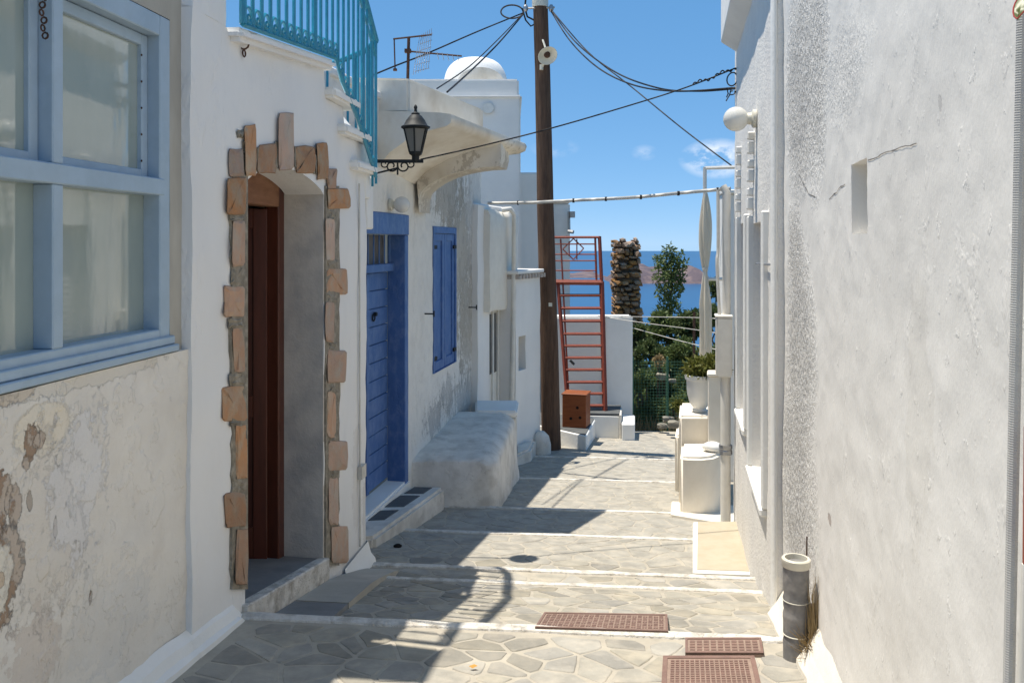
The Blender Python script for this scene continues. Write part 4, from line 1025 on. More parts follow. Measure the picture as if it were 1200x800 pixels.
mb.build('guard_rail', m_red, ld)
mb = MB(); bar2(mb, (649, 330.5), (706, 331), .045); mb.build('landing_bar', m_red, ld)
for py in (346, 361, 376, 391, 405, 419, 433, 447.5, 461, 475):
    t = (485-py)/155; mb = MB(); a, b = lpt(666-12*t, py), lpt(709-4*t, py); mb.tube([a, b], .024, 4); mb.build('rung', m_red, ld)
mb = MB(); bar2(mb, (668, 422), (673, 427), .02); mb.build('latch', m_iron, ld)
bx = thing('wooden_box', 'orange brown wooden box with three holes standing by the utility pole', 'box', at(676, 500, 12.75))
zb0_ = zp1+.014; zb1_ = Zp(463, 12.7); bxa = -.28
cb = at(675.5, 480, 12.85)
mb = MB(); mb.box((cb.x, cb.y, (zb0_+zb1_)/2), .36, .34, zb1_-zb0_, bxa); mb.build('case', m_wood, bx, bev=.006)
mb = MB(); mb.box((cb.x, cb.y, zb1_+.012), .385, .365, .022, bxa); mb.build('lid', m_wood, bx, bev=.005)
fd = Vector((math.sin(bxa), -math.cos(bxa), 0)); fs_ = Vector((math.cos(bxa), math.sin(bxa), 0))
for (u, v) in ((.05, .62), (-.05, .28), (.09, .32)):
    mb = MB(); mb.lathe(Vector((cb.x, cb.y, zb0_+(zb1_-zb0_)*v))+fd*.169+fs_*u, [(.022, 0), (.022, .003)], 12, fd); mb.build('hole', m_hole, bx)

# ================================================================= UTILITY POLE AND CABLES
YP = 12.3
up = thing('utility_pole', 'tall dark wooden utility pole leaning slightly at the foot of the lane', 'pole', at(646, 524, YP))
mb = MB(); top, bot = at(632.5, -40, YP), at(646.5, 534, YP); pts = [bot.lerp(top, k/14) for k in range(15)]
mb.tube([p+Vector((.012*noise.noise(p), .012*noise.noise(p+Vector((5, 0, 0))), 0)) for p in pts], [.138-.035*k/14 for k in range(15)], 16); mb.build('shaft', m_pole, up, smooth=60)
mb = MB(); c = bot.lerp(top, .955); mb.lathe(at(633, 9, YP), [(.115, 0), (.118, .04), (.118, .45)], 16); mb.build('collar', m_cream, up, smooth=40)
mb = MB(); mb.tube([at(619, 10, YP-.05), at(650, 9, YP-.05)], .015, 6)
for px in (616, 646):
    mb.lathe(at(px, 14, YP-.05), [(.02, 0), (.035, .03), (.035, .07), (.02, .1)], 8)
mb.build('crossbar', m_steel, up)
mb = MB(); mb.box(at(645, 357, YP-.14), .05, .02, .05); mb.build('tag_plate', m_cream, up)
mb = MB(); 
cc = at(600, 14, YP)
mb.tube([cc+Vector((.16*math.cos(a)*1.0, .05*math.sin(a), .11*math.sin(a))) for a in np.linspace(0, 6.6, 26)], .012, 5)
mb.tube([at(612, 10, YP), at(616, 24, YP), at(622, 31, YP), at(630, 27, YP)], .012, 5)
mb.tube([at(617, -10, YP), at(615, 10, YP), at(618, 20, YP), at(626, 24, YP)], .014, 5)
mb.build('cable_coil', m_cable, up, smooth=60)
sp = thing('street_spotlight', 'rusty white dish shaped street light fixed to the utility pole', 'lamp', at(640, 66, YP-.15))
mb = MB(); ax = Vector((.25, -.75, -.62)).normalized(); c = at(641.5, 65, YP-.3)
mb.lathe(c-ax*.05, [(.03, 0), (.07, .01), (.125, .04), (.142, .065), (.135, .068), (.10, .04), (.03, .03)], 20, ax); mb.build('dish', m_cream, sp, smooth=40)
mb = MB(); mb.lathe(c-ax*.02, [(.05, 0), (.04, .03), (.012, .04)], 10, ax); mb.build('lamp_holder', m_rust, sp)
mb = MB(); mb.tube([at(636, 47, YP-.12), at(639, 56, YP-.2), c-ax*.05], .014, 5); mb.tube([c-ax*.05, at(635, 80, YP-.12)], .02, 6); mb.tube([at(634.5, 82, YP-.13), at(634.5, 76, YP-.13)], .03, 6); mb.build('arm', m_cream, sp)

def spline(P, n=12):
    P = [Vector(p) for p in P]; out = []
    for i in range(len(P)-1):
        p0, p1, p2, p3 = P[max(i-1, 0)], P[i], P[i+1], P[min(i+2, len(P)-1)]
        for k in range(n):
            t = k/n; out.append(.5*((2*p1)+(p2-p0)*t+(2*p0-5*p1+4*p2-p3)*t*t+(3*p1-p0-3*p2+p3)*t**3))
    return out+[P[-1]]
def cable(label, pts, r, mat=None, name='overhead_cable', cat='cable'):
    mb = MB(); mb.tube(spline([at(*p) for p in pts]), r, 6); o = mb.build(name, mat or m_cable, None, smooth=60)
    return tag(o, label, cat)
cable('black cable from the pole down behind the turquoise railing', [(614, 15, 12.2), (560, 37, 11.3), (500, 63, 10.3), (440, 87, 9.3), (300, 150, 8)], .010)
cable('upper of two black cables from the pole to the canopy roof', [(613, 16, 12.2), (585, 45, 11), (550, 78, 9.8), (512, 104, 8.6)], .007)
cable('lower thicker black cable from the pole to the canopy roof', [(614, 16, 12.2), (585, 50, 11), (555, 80, 9.8), (524, 108, 8.5)], .010)
cable('higher of two sagging black cables from the pole to the right house', [(646, 12, 12.2), (675, 50, 11.2), (720, 84, 9.9), (770, 103, 8.6), (815, 107, 7.9), (862, 104, 7.2)], .009)
cable('lower of two sagging black cables from the pole to the right house', [(646, 14, 12.2), (668, 48, 11.4), (700, 79, 10.4), (740, 99, 9.3), (790, 107, 8.2), (862, 103, 7.21)], .009)
cable('straight thin black cable slanting from the pole to the awning frame', [(647, 13, 12.2), (690, 62, 11.6), (740, 102, 11), (800, 151, 10.3), (857, 194, 9.6)], .008)
cable('long black cable rising from the lantern to the right house eave', [(493, 187, 6.3), (560, 172, 6.5), (640, 152, 6.7), (720, 129, 6.9), (800, 104, 7.05), (862, 80, 7.1)], .0065)
cb_ = cable('white cable conduit with black clips spanning the lane at mid height', [(572, 238, 10.6), (620, 237.5, 10.3), (680, 234.5, 10), (740, 231.5, 9.7), (800, 226, 9.4), (856, 221, 9.1)], .021, m_cable_w, 'cable_conduit')
reg(cb_, (0, 0, 0), 0)
for (px, py, Y) in ((607, 237.7, 10.38), (638, 236.8, 10.22), (672, 235, 10.04), (710, 233.2, 9.85), (751, 231, 9.64), (795, 226.6, 9.42), (841, 222.4, 9.18)):
    mb = MB(); mb.lathe(at(px, py, Y)-Vector((.012, 0, 0)), [(.026, 0), (.026, .024)], 8, (1, 0, 0)); mb.build('clip', m_cable, cb_)
# twisted end at the right house
tw = thing('cable_splice', 'tangle of black cable ends hooked to the corner of the right house', 'cable', at(865, 95, 7.15))
mb = MB(); n = 60; a, b = at(812, 99.5, 7.07), at(868, 77, 7.1)
mb.tube([a.lerp(b, k/n)+Vector((0, .007*math.cos(k*.9), .009*math.sin(k*.9)+.012*math.sin(k*.22))) for k in range(n+1)], .006, 5)
c = at(858, 93, 7.15); mb.ring(c, .055, .006, Vector((.6, -.8, 0)), Vector((0, 0, 1)), 18, 5)
for k in range(14):
    p = at(858+random.uniform(-8, 10), 103+random.uniform(-5, 9), 7.15+random.uniform(-.05, .05)); mb.tube([p, p+Vector((random.uniform(-.04, .04), random.uniform(-.03, .03), random.uniform(-.06, .02)))], .005, 4)
mb.tube([at(866, 76, 7.12), at(868, 95, 7.14), at(867, 115, 7.16), at(866, 220, 7.2)], .007, 5); mb.build('wire', m_cable, tw)

# ================================================================= RIGHT HOUSES
sN = R1.s_(918); sF = R1.s_(865)
rn = house('rough_plaster_house', 'near right house of rough white plaster with a small slit niche', 'house', R1)
nA, nB = sorted((R1.s_(998.5), R1.s_(1017))); nz0, nz1 = R1.sz(1008, 274)[1], R1.sz(1008, 189)[1]
sM = R1.s_(948)
wall(R1, 'wall', m_right, rn, .2, sN, E-2.2, E+2.2, holes=[(nA, nB, nz0, nz1, .12)], res=.022, amp=.008, back=.4, freq=1.3, fine=.0022)
for pth in ([(1018, 188), (1030, 184), (1038, 179), (1047, 177), (1056, 173), (1068, 171), (1074, 168)], [(939, 205), (943, 214), (947, 223), (952, 229), (957, 231)], [(971, 234), (977, 228), (981, 226), (985, 219), (991, 216)], [(921, 8), (920, 40), (919, 62), (917, 90)]):
    mb = MB()
    for (x0_, y0_), (x1_, y1_) in zip(pth, pth[1:]):
        w_ = random.uniform(.5, 1.1); j_ = random.uniform(-1, 1)
        sf = lambda x, y: surf(R1, x, y, 0, .008, 1.3, .0022)
        mb.add([sf(x0_, y0_-w_), sf((x0_+x1_)/2, (y0_+y1_)/2+j_-w_*.8), sf(x1_, y1_-.5), sf(x1_, y1_+.5), sf((x0_+x1_)/2, (y0_+y1_)/2+j_+.5), sf(x0_, y0_+w_*.6)], [(0, 1, 2, 3, 4, 5)])
    mb.build('crack', m_crack, rn)
mb = MB(); mb.fbox(R1, nA-.02, nB+.02, -.115, -.13, nz0-.02, nz1+.02); mb.build('niche_back', m_white, rn)
mb = MB(); mb.fbox(R1, .2, sN, -.3, -4, E+2.1, E+2.2); mb.build('roof', m_white, rn)
mb = MB(); rows = []
for i in range(30):
    s = .8+(sN-.8)*i/29; p = R1.w(s, 0, 0); g = gz(p.x, p.y); j = .02*noise.noise(Vector((s*5, 9, 0)))
    rows.append([R1.w(s, -.01, g+.16+j), R1.w(s, .035, g+.08+j), R1.w(s, .075+j, g+.02), R1.w(s, .09+j, g-.15)])
for a, b in zip(rows, rows[1:]):
    for k in range(3): mb.add([a[k], b[k], b[k+1], a[k+1]], [(0, 1, 2, 3)])
mb.build('skirting', m_block, rn, smooth=60)
rf = house('shuttered_house', 'right hand house with tall recessed white shutters, globe lamp and heavy cornice', 'house', R1)
sN2 = sN+.001
w1 = (R1.s_(905.5), R1.s_(888)); w2 = (R1.s_(882), R1.s_(872.5))
z1b, z1t = R1.sz(888, 546)[1], R1.sz(888, 262)[1]; z2b, z2t = R1.sz(873, 480)[1], R1.sz(873, 262)[1]
wall(R1, 'wall', m_r1, rf, sN2, sF, E-2.8, E+2.2, holes=[(w1[0], w1[1], z1b, z1t, .13), (w2[0], w2[1], z2b, z2t, .13)], res=.05, amp=.006, back=.3, out=.03, fine=.002, batter=.004)
mb = MB(); mb.fbox(R1, sN2-.01, sN2+.10, .028, .052, E-2.3, E+2.1); mb.build('pilaster', m_white_clean, rf, bev=.008)
m_shut = M('pale_grey_shutter', (.62, .64, .66), (.56, .58, .6), 4, rough=.6)
for (w, zb, zt) in ((w1, z1b, z1t), (w2, z2b, z2t)):
    mb = MB(); mb.fbox(R1, w[0]-.01, w[1]+.01, -.095, -.12, zb, zt); sh = mb.build('shutter', m_shut, rf)
    nsl = 26
    mb = MB()
    for k in range(nsl):
        z = zb+.05+(zt-zb-.1)*k/nsl; mb.fbox(R1, w[0]+.05, w[1]-.05, -.095, -.078, z, z+.022)
    tag(mb.build('slat', m_shut, sh), kind='stuff')
    mb = MB(); mb.fbox(R1, w[0]-.05, w[1]+.05, .0, .075, zb-.05, zb-.003); mb.build('sill', m_white_clean, rf, bev=.01)
    # moulded surround
    mb = MB(); mb.fbox(R1, w[1]+.003, w[1]+.07, .02, .065, zb, zt+.05); mb.fbox(R1, w[0]-.07, w[0]-.003, .02, .065, zb, zt+.05); mb.build('architrave', m_white_clean, rf, bev=.008)
    for k in range(6):
        z = zt+.09+k*.09
        mb = MB(); mb.fbox(R1, w[1]-.02-.012*k, w[1]+.05-.012*k, .02, .07, z, z+.05 if k % 2 else z+.075); mb.build('dentil', m_white_clean, rf, bev=.008)
mb = MB(); s0c = R1.s_(912); s1c = R1.s_(866.5)
mb.add([R1.w(s0c, .02, E+1.62), R1.w(s0c, .15, E+1.72), R1.w(s0c, .15, E+2.3), R1.w(s0c, .0, E+2.3), R1.w(s1c, .02, E+1.60), R1.w(s1c, .15, E+1.69), R1.w(s1c, .15, E+2.3), R1.w(s1c, .0, E+2.3)],
       [(0, 1, 2, 3), (7, 6, 5, 4), (0, 4, 5, 1), (1, 5, 6, 2), (2, 6, 7, 3), (3, 7, 4, 0)])
mb.build('cornice', m_white, rf, bev=.006)
mb = MB(); mb.fbox(R1, sF-.12, sF-.001, -.3, -3, E-2.8, E+2.2); mb.build('end_wall', m_far, rf)
mb = MB(); mb.tube([R1.wp(903, 310, .05), R1.wp(886, 309, .05)], .006, 5); mb.build('shutter_bar', m_steel, rf)
ball_lamp(R1.wp(886, 139, .03), R1.n.to_3d(), .078, .06, 'larger white globe lamp on the right house below its cornice')
# meter box and conduits at the far corner
mt = thing('meter_box', 'white electricity meter box with thick white conduit at the right house corner', 'box', R1.w(sF-.12, .05, E-2.4))
zA, zB_ = Zp(440, 7.2), Zp(371, 7.2)
mb = MB(); mb.fbox(R1, sF-.20, sF-.02, .06, .19, zA, zB_); mb.build('case', m_pvc, mt, bev=.012, seg=2)
mb = MB(); mb.fbox(R1, sF-.21, sF-.01, .055, .2, zB_+.001, zB_+.02); mb.build('lid', m_pvc, mt, bev=.006)
mb = MB(); mb.tube([R1.w(sF-.10, .11, zA+.01), R1.w(sF-.10, .11, E-2.5)], .042, 10); mb.build('conduit', m_pvc, mt, smooth=50)
mb = MB(); mb.tube([R1.w(sF-.06, .10, zB_), R1.w(sF-.06, .10, Zp(225, 7.2)), R1.w(sF-.05, .13, Zp(218, 7.2))], .034, 10); mb.build('conduit', m_pvc, mt, smooth=50)
mb = MB(); mb.tube(spline([R1.w(sF-.13, .16, zB_), R1.w(sF-.1, .18, Zp(310, 7.2)), R1.w(sF-.08, .17, Zp(290, 7.2)), R1.w(sF-.05, .17, Zp(222, 7.2))], 8), .014, 6); mb.build('cable', m_cable_w, mt)
mb = MB(); zz_ = Zp(526, 7.2); mb.lathe(R1.w(sF-.1, .11, zz_-.04), [(.055, 0), (.055, .03), (.05, .04), (.055, .05), (.055, .08)], 10); mb.build('clamp', m_steel, mt)

# awning frame, canvas, column beyond
af = thing('awning_frame', 'white metal awning frame standing beyond the right house', 'frame', at(830, 500, 9.6))
mb = MB(); mb.tube([at(826, 500, 9.6), at(826, 196, 9.6)], .022, 6); mb.tube([at(826, 197, 9.6), at(866, 196, 9.6)], .022, 6); mb.tube([at(865, 196, 9.6), at(866, 430, 9.6)], .02, 6); mb.tube([at(826, 327, 9.6), at(850, 327, 9.6)], .022, 6)
mb.build('tube', m_pvc, af, smooth=50)
cv = thing('rolled_canvas', 'cream canvas drop rolled and tied around the awning post', 'canvas', at(826, 418, 9.6))
mb = MB(); prof = []
for py in np.linspace(226, 417, 40):
    t = (py-226)/191
    w = 2.2+5.4*math.sin(min(1, t/.47)*math.pi*.94)**.9 if t < .48 else 2.4+(5.0*min(1, (t-.48)/.2))
    prof.append((w*.86/1000*9.6, Zp(py, 9.6)))
c = at(826.5, 300, 9.6); m2 = 28
for r, z in prof:
    for k in range(m2):
        a = 2*math.pi*k/m2; rr = r*(1+.22*math.sin(a*7+z*1.5)+.1*math.sin(a*3+z*4)); mb.v.append(Vector((c.x+rr*math.cos(a), c.y+rr*math.sin(a)*.8, z)))
for i in range(len(prof)-1):
    for k in range(m2): mb.f.append((i*m2+k, i*m2+(k+1) % m2, (i+1)*m2+(k+1) % m2, (i+1)*m2+k))
mb.build('cloth', m_cloth, cv, smooth=60)
mb = MB(); mb.lathe((c.x, c.y, Zp(316, 9.6)), [(.034, 0), (.034, .025)], 10); mb.build('tie', m_cable_w, cv)
col_ = thing('white_column', 'narrow white boundary column beyond the right house corner', 'column', at(852, 520, 9.9))
mb = MB(); mb.prism([plan(842, 10.3), plan(848, 9.9), plan(875, 9.9), plan(875, 10.5)], E-3, Zp(228, 10)); mb.build('shaft', m_white_clean, col_, bev=.01)
mb = MB(); mb.prism([plan(840, 10.35), plan(847, 9.85), plan(876, 9.85), plan(876, 10.55)], Zp(228, 10)+.002, Zp(223, 10)); mb.build('capital', m_white_clean, col_, bev=.01)

# whitewashed blocks, pots
bl = thing('front_whitewashed_block', 'nearest low rounded white block against the right house holding a stone', 'block', at(825, 604, 7.7))
def roundprism(pts, z0, z1, mat, name, parent, bev=.025): 
    mb = MB(); mb.prism(pts, z0, z1); return mb.build(name, mat, parent, bev=bev, seg=3, smooth=50)
arc = [plan(797, 7.72), plan(806, 7.70), plan(822, 7.69), plan(836, 7.74), plan(846, 7.88), plan(850, 8.05), plan(852, 8.25), plan(799, 8.25)]
roundprism(arc, E-2.8, Zp(535, 7.72), m_block, 'body', bl)
b2 = thing('middle_whitewashed_block', 'taller white block carrying the round flower pot and tall box', 'block', at(825, 560, 8.4))
roundprism([plan(795.5, 8.3), plan(856, 8.3), plan(856, 9.0), plan(797, 9.0)], E-2.9, Zp(486, 8.35), m_block, 'body', b2)
b3 = thing('far_whitewashed_step', 'low white step farthest behind the two whitewashed blocks', 'block', at(800, 580, 9.1))
roundprism([plan(791, 9.02), plan(850, 9.02), plan(850, 9.5), plan(793, 9.5)], E-2.95, Zp(508, 9.1), m_block, 'body', b3)
b4 = thing('tall_white_box', 'tall narrow white box standing beside the round flower pot', 'box', at(840, 500, 8.29))
mb = MB(); zt_ = Zp(437, 8.1); mb.prism([plan(829.5, 8.1), plan(853, 8.1), plan(853, 8.28), plan(830, 8.28)], Zp(530, 8.1)-.05, zt_-.03); mb.build('body', m_block, b4, bev=.01)
mb = MB(); mb.prism([plan(828.5, 8.07), plan(854, 8.07), plan(854, 8.3), plan(829, 8.3)], zt_-.028, zt_); mb.build('lid', m_block, b4, bev=.008)
kb = thing('whitewashed_kerb', 'thin white plastered kerb slab under the whitewashed blocks', 'kerb', at(830, 606, 7.6))
mb = MB(); mb.prism([plan(786, 7.62), plan(862, 7.25), plan(880, 8.2), plan(787, 8.4)], E-2.7, lambda x, y: gz(x, y)+.035); mb.build('slab', m_block, kb, bev=.01)
st = thing('white_stone', 'smooth pale stone lying on the nearest whitewashed block', 'stone', at(836, 538, 7.9))
mb = MB(); c = at(836, 533, 7.92)
for i in range(9):
    for k in range(14):
        a, b = math.pi*i/8, 2*math.pi*k/14; d = Vector((math.sin(a)*math.cos(b)*.10, math.sin(a)*math.sin(b)*.075, math.cos(a)*.05)); d *= 1+.2*noise.noise(d*14)
        mb.v.append(Vector((c.x, c.y, Zp(535, 7.72)+.042))+d)
for i in range(8):
    for k in range(14): mb.f.append((i*14+k, i*14+(k+1) % 14, (i+1)*14+(k+1) % 14, (i+1)*14+k))
mb.build('stone_body', m_pot, st, smooth=60)

def leaves(c_list, n, size, asp=.45, flat=.0):
    """leaf quads scattered through clumps (numpy arrays of verts)"""
    V = np.zeros((n, 4, 3)); cl = np.array([c[:3] for c in c_list]); rr = np.array([c[3:6] if len(c) >= 6 else (c[3],)*3 for c in c_list])
    w = rr.prod(1)**(2/3); idx = rng.choice(len(cl), n, p=w/w.sum())
    d = rng.normal(size=(n, 3)); d /= np.linalg.norm(d, axis=1)[:, None]
    rad = rng.random(n)**.38*(1+.25*rng.normal(size=n)*.5)
    P = cl[idx]+d*rad[:, None]*rr[idx]
    a = rng.normal(size=(n, 3)); a = a+d*.8; a[:, 2] += .2; a /= np.linalg.norm(a, axis=1)[:, None]
    b = np.cross(a, rng.normal(size=(n, 3))); b /= np.linalg.norm(b, axis=1)[:, None]
    s = size*(.6+.8*rng.random(n))[:, None]
    V[:, 0] = P; V[:, 1] = P+a*s*.5+b*s*asp*.5; V[:, 2] = P+a*s; V[:, 3] = P+a*s*.5-b*s*asp*.5
    return V
def mesh_leaves(name, V, mat, parent):
    n = len(V); loc, ang = XF.get(parent.name, (Vector((0, 0, 0)), 0))
    co = (V.reshape(-1, 3)-np.array(loc)).astype(np.float32)
    me = bpy.data.meshes.new(name); me.vertices.add(n*4); me.vertices.foreach_set('co', co.ravel())
    me.loops.add(n*4); me.loops.foreach_set('vertex_index', np.arange(n*4, dtype=np.int32)); me.polygons.add(n); me.polygons.foreach_set('loop_start', np.arange(0, n*4, 4, dtype=np.int32))
    me.update(); me.validate(); me.materials.append(mat)
    o = bpy.data.objects.new(name, me); COL.objects.link(o); o.parent = parent; return o

pt = thing('flower_pot', 'white round bellied flower pot on the middle whitewashed block', 'pot', at(819, 486, 8.5))
c = at(820, 486, 8.5); zb = Zp(486, 8.35)+.002; H = .37
mb = MB(); mb.lathe((c.x, c.y, zb), [(.06, 0), (.075, .02), (.06, .035), (.10, .09), (.125, .18), (.132, H-.05), (.145, H-.045), (.148, H-.005), (.135, H), (.125, H-.02), (.12, H-.05)], 24); mb.build('vessel', m_pot, pt, smooth=40)
mb = MB(); mb.lathe((c.x, c.y, zb+H-.06), [(.12, 0), (.12, .02)], 16); mb.build('soil', m_soil, pt)
pl = thing('potted_plant', 'bushy yellow green plant growing out of the round flower pot', 'plant', (c.x, c.y, zb+H-.04))
mesh_leaves('foliage', leaves([(c.x+.04, c.y, zb+H+.07, .17, .16, .10), (c.x-.03, c.y, zb+H+.05, .12, .12, .08), (c.x+.14, c.y, zb+H+.08, .13, .12, .11), (c.x+.2, c.y, zb+H+.04, .08, .08, .09)], 2200, .055, .4), m_leaf_yel, pl)
mb = MB()
for k in range(9): mb.tube([(c.x, c.y, zb+H-.05), (c.x+random.uniform(-.12, .2), c.y+random.uniform(-.1, .1), zb+H+.13)], .005, 4)
mb.build('stem', m_bark, pl)
# beige landing slab
P = [G(817, 669.5), G(880, 669), G(880, 617), G(817, 617)]
Pq = [at(813, 672, 5.6), at(884, 672, 5.55), at(882, 616, 6.9), at(813, 616, 6.95)]
ls = thing('beige_landing', 'flat beige painted landing slab with white border by the right house', 'slab', G(845, 645))
mb = MB()
zL = gz(1.3, 5.7)+.055
L4 = [(X(812, 5.72), 5.72), (X(812, 5.72)+.62, 5.66), (X(884, 7.05)+.2, 7.0), (X(812, 6.98), 6.98)]
zl_f = lambda x, y: gz(1.5, 6.2)+.05-.06*(y-6.2)
mb.prism(L4, E-2.6, zl_f); mb.build('border', m_white_clean, ls, bev=.01)
L5 = [(L4[0][0]+.035, L4[0][1]+.035), (L4[1][0], L4[1][1]+.035), (L4[2][0], L4[2][1]-.02), (L4[3][0]+.035, L4[3][1]-.02)]
mb = MB(); mb.prism(L5, E-2.55, lambda x, y: zl_f(x, y)+.006); mb.build('panel', m_beige, ls, bev=.003)

# grey drain stub with dry grass
DP = G(934, 772); DP = Vector((1.092, 3.28, gz(1.092, 3.28)))
dp = thing('drain_stub', 'short grey plastic drainpipe stub standing at the foot of the right wall', 'pipe', DP)
mb = MB(); pr = []; h = .39
for k in range(27):
    z = h*k/26; pr.append((.048+(.0015 if k in (6, 12, 13, 17) else 0)-(.0025 if k in (7, 14, 18) else 0), z))
mb.lathe(DP-Vector((0, 0, .02)), pr, 24); mb.build('tube', m_greypipe, dp, smooth=60)
for z in (.115, .245):
    mb = MB(); mb.lathe(DP+Vector((0, 0, z-.02)), [(.0485, 0), (.0505, .001), (.0505, .0035), (.0485, .0045)], 24); mb.build('scored_ring', m_cream, dp, smooth=40)
mb = MB(); mb.lathe(DP+Vector((0, 0, h-.035)), [(.050, 0), (.0535, .004), (.054, .03), (.05, .034), (.042, .034), (.041, .0)], 24); mb.build('lip', m_cream, dp, smooth=40)
mb = MB(); mb.tube([DP+Vector((.062, .02, -.02)), DP+Vector((.07, .02, .17)), DP+Vector((.072, .02, .2))], .016, 8); mb.build('side_pipe', m_pipecap, dp, smooth=50)
mb = MB(); mb.tube([DP+Vector((.05, .03, .3)), DP+Vector((.052, .03, .46))], .003, 4); mb.build('wire', m_rust, dp)
dg = thing('dry_grass_tuft', 'tuft of dry brown grass tangled round the grey drain stub', 'grass', DP+Vector((.06, 0, 0)))
mb = MB()
for k in range(260):
    a = random.uniform(0, 6.28); r = random.uniform(0, .05); b0_ = DP+Vector((.045+r*math.cos(a)*.6, -.055+r*math.sin(a)*.6, -.01)); hh = random.uniform(.05, .17) if k < 190 else random.uniform(.15, .36)
    l = Vector((random.uniform(-.09, .08), random.uniform(-.10, .02), 0))*(1 if k < 190 else .35); m1 = b0_+l*.4+Vector((0, 0, hh*.7)); m2_ = b0_+l+Vector((0, 0, hh))
    mb.tube([b0_, m1, m2_], [.0017, .0013, .0005], 3)
mb.build('blades', m_dry, dg)
mb = MB()

# manhole covers
def cover(label, corners, pattern):
    P = [G(*c) for c in corners]; t = thing('manhole_cover', label, 'manhole cover', sum(P, Vector())/4, group=None)
    P = [p+Vector((0, 0, .0)) for p in P]
    def bl_(u, v, h): a = P[0].lerp(P[1], u); b = P[3].lerp(P[2], u); return a.lerp(b, v)+Vector((0, 0, h))
    def cell(mb, u0, u1, v0, v1, h0, h1): h1 = min(h1, .0182) if h1 == .024 else h1; mb.box8([bl_(u0, v0, h0), bl_(u1, v0, h0), bl_(u1, v1, h0), bl_(u0, v1, h0), bl_(u0, v0, h1), bl_(u1, v0, h1), bl_(u1, v1, h1), bl_(u0, v1, h1)])
    mb = MB(); cell(mb, 0, 1, 0, 1, -.05, .016); mb.build('plate', m_cover_lo, t)
    mb = MB(); e, f = pattern['rim']
    for (a, b, c, d) in ((0, 1, 0, f), (0, 1, 1-f, 1), (0, e, f, 1-f), (1-e, 1, f, 1-f)): cell(mb, a, b, c, d, .01, .019)
    mb.build('rim', m_cover, t)
    mb = MB(); nu, nv = pattern['n']
    for i in range(nu):
        for j in range(nv):
            u0, u1 = e*1.6+(1-3.2*e)*i/nu, e*1.6+(1-3.2*e)*(i+1)/nu; v0, v1 = f*1.5+(1-3*f)*j/nv, f*1.5+(1-3*f)*(j+1)/nv
            du, dv = (u1-u0)*.14, (v1-v0)*.17
            if pattern['kind'] == 'basket':
                if (i+j) % 2: cell(mb, u0+du, u1-du, v0+dv*.6, v0+(v1-v0)*.45, .01, .024); cell(mb, u0+du, u1-du, v0+(v1-v0)*.58, v1-dv*.6, .01, .024)
                else: cell(mb, u0+du*.8, u0+(u1-u0)*.45, v0+dv, v1-dv, .01, .024); cell(mb, u0+(u1-u0)*.58, u1-du*.8, v0+dv, v1-dv, .01, .024)
            else: cell(mb, u0+du, u1-du, v0+dv, v1-dv, .01, .024)
    tag(mb.build('tread', m_cover, t), kind='stuff'); return t
cover('long narrow brown cast iron cover set across the lane', [(627, 739.5), (783, 744.5), (782, 723.5), (638, 721)], dict(rim=(.018, .07), n=(22, 5), kind='basket'))
cover('smallest brown iron cover close to the grey drain stub', [(803, 770), (895, 770), (892, 752), (803, 752)], dict(rim=(.03, .10), n=(10, 4), kind='grid'))
cover('large square brown iron cover at the bottom edge of the picture', [(774, 826), (896, 826), (884, 773.5), (777, 773.5)], dict(rim=(.05, .06), n=(16, 16), kind='grid'))

# things on the near right wall
cd = thing('corrugated_conduit', 'grey corrugated flexible conduit running down the near right wall', 'conduit', at(1183, 800, 1.34))
mb = MB(); a, b = R1.wp(1200, -60, .012), R1.wp(1181.5, 840, .03); n = 620; ax = (b-a)
pr = [((.0086 if k % 2 else .0081), ax.length*k/n) for k in range(n+1)]
mb.lathe(a, pr, 10, ax); mb.build('hose', M('grey_hose', (.50, .49, .46), (.44, .43, .41), 20, rough=.5), cd)
cpz = thing('copper_pipe', 'thin reddish pipe with white joint beside the corrugated conduit', 'pipe', R1.wp(1204, 820, .02))
mb = MB(); mb.tube([R1.wp(1205, 500, .02), R1.wp(1203.5, 660, .02)], .006, 8); mb.build('red_length', M('red_pipe', (.35, .1, .06), rough=.5), cpz, smooth=50)
mb = MB(); mb.tube([R1.wp(1203.5, 661, .02), R1.wp(1197, 820, .022)], .007, 8); mb.build('white_length', m_pvc, cpz, smooth=50)
lf = thing('overhanging_leaf', 'red edged green leaf hanging into the top right corner', 'leaf', at(1197, 2, 1.2))
V = []; mb = MB(); base = at(1214, -22, 1.2); tip = at(1192, 23, 1.18); side = Vector((.6, -.5, .35)).normalized()
for k in range(9):
    t = k/8; p = base.lerp(tip, t)+Vector((0, 0, .004*math.sin(t*3))); w = .0155*math.sin(math.pi*min(1, t*.93+.07))**.7
    mb.v += [p-side*w, p-side*w*.5+Vector((0, -.003, -.002)), p+Vector((0, .002, 0)), p+side*w*.5+Vector((0, -.003, -.002)), p+side*w]
for k in range(8):
    for j in range(4): a = k*5+j; mb.f.append((a, a+1, a+6, a+5))
mb.build('blade', m_leafred, lf, smooth=60)
for k0 in (0, 4):
    eb = MB(); eb.tube([mb.v[k*5+k0] for k in range(9)], .0012, 5); eb.build('red_edge', m_lred, lf)
mb = MB(); mb.tube([base, at(1230, -60, 1.22), R1.wp(1260, -140, .0)], .003, 5); mb.build('stalk', m_bark, lf)
fl = thing('fallen_leaf', 'small curled yellow leaf lying on the sunlit paving', 'leaf', G(555, 786))
mb = MB(); c = G(555, 786)+Vector((0, 0, .014))
mb.add([c+Vector((-.018, 0, .004)), c+Vector((-.004, -.009, 0)), c+Vector((.016, -.002, .006)), c+Vector((.002, .009, .007))], [(0, 1, 2, 3)]); mb.build('blade', m_yleaf, fl)
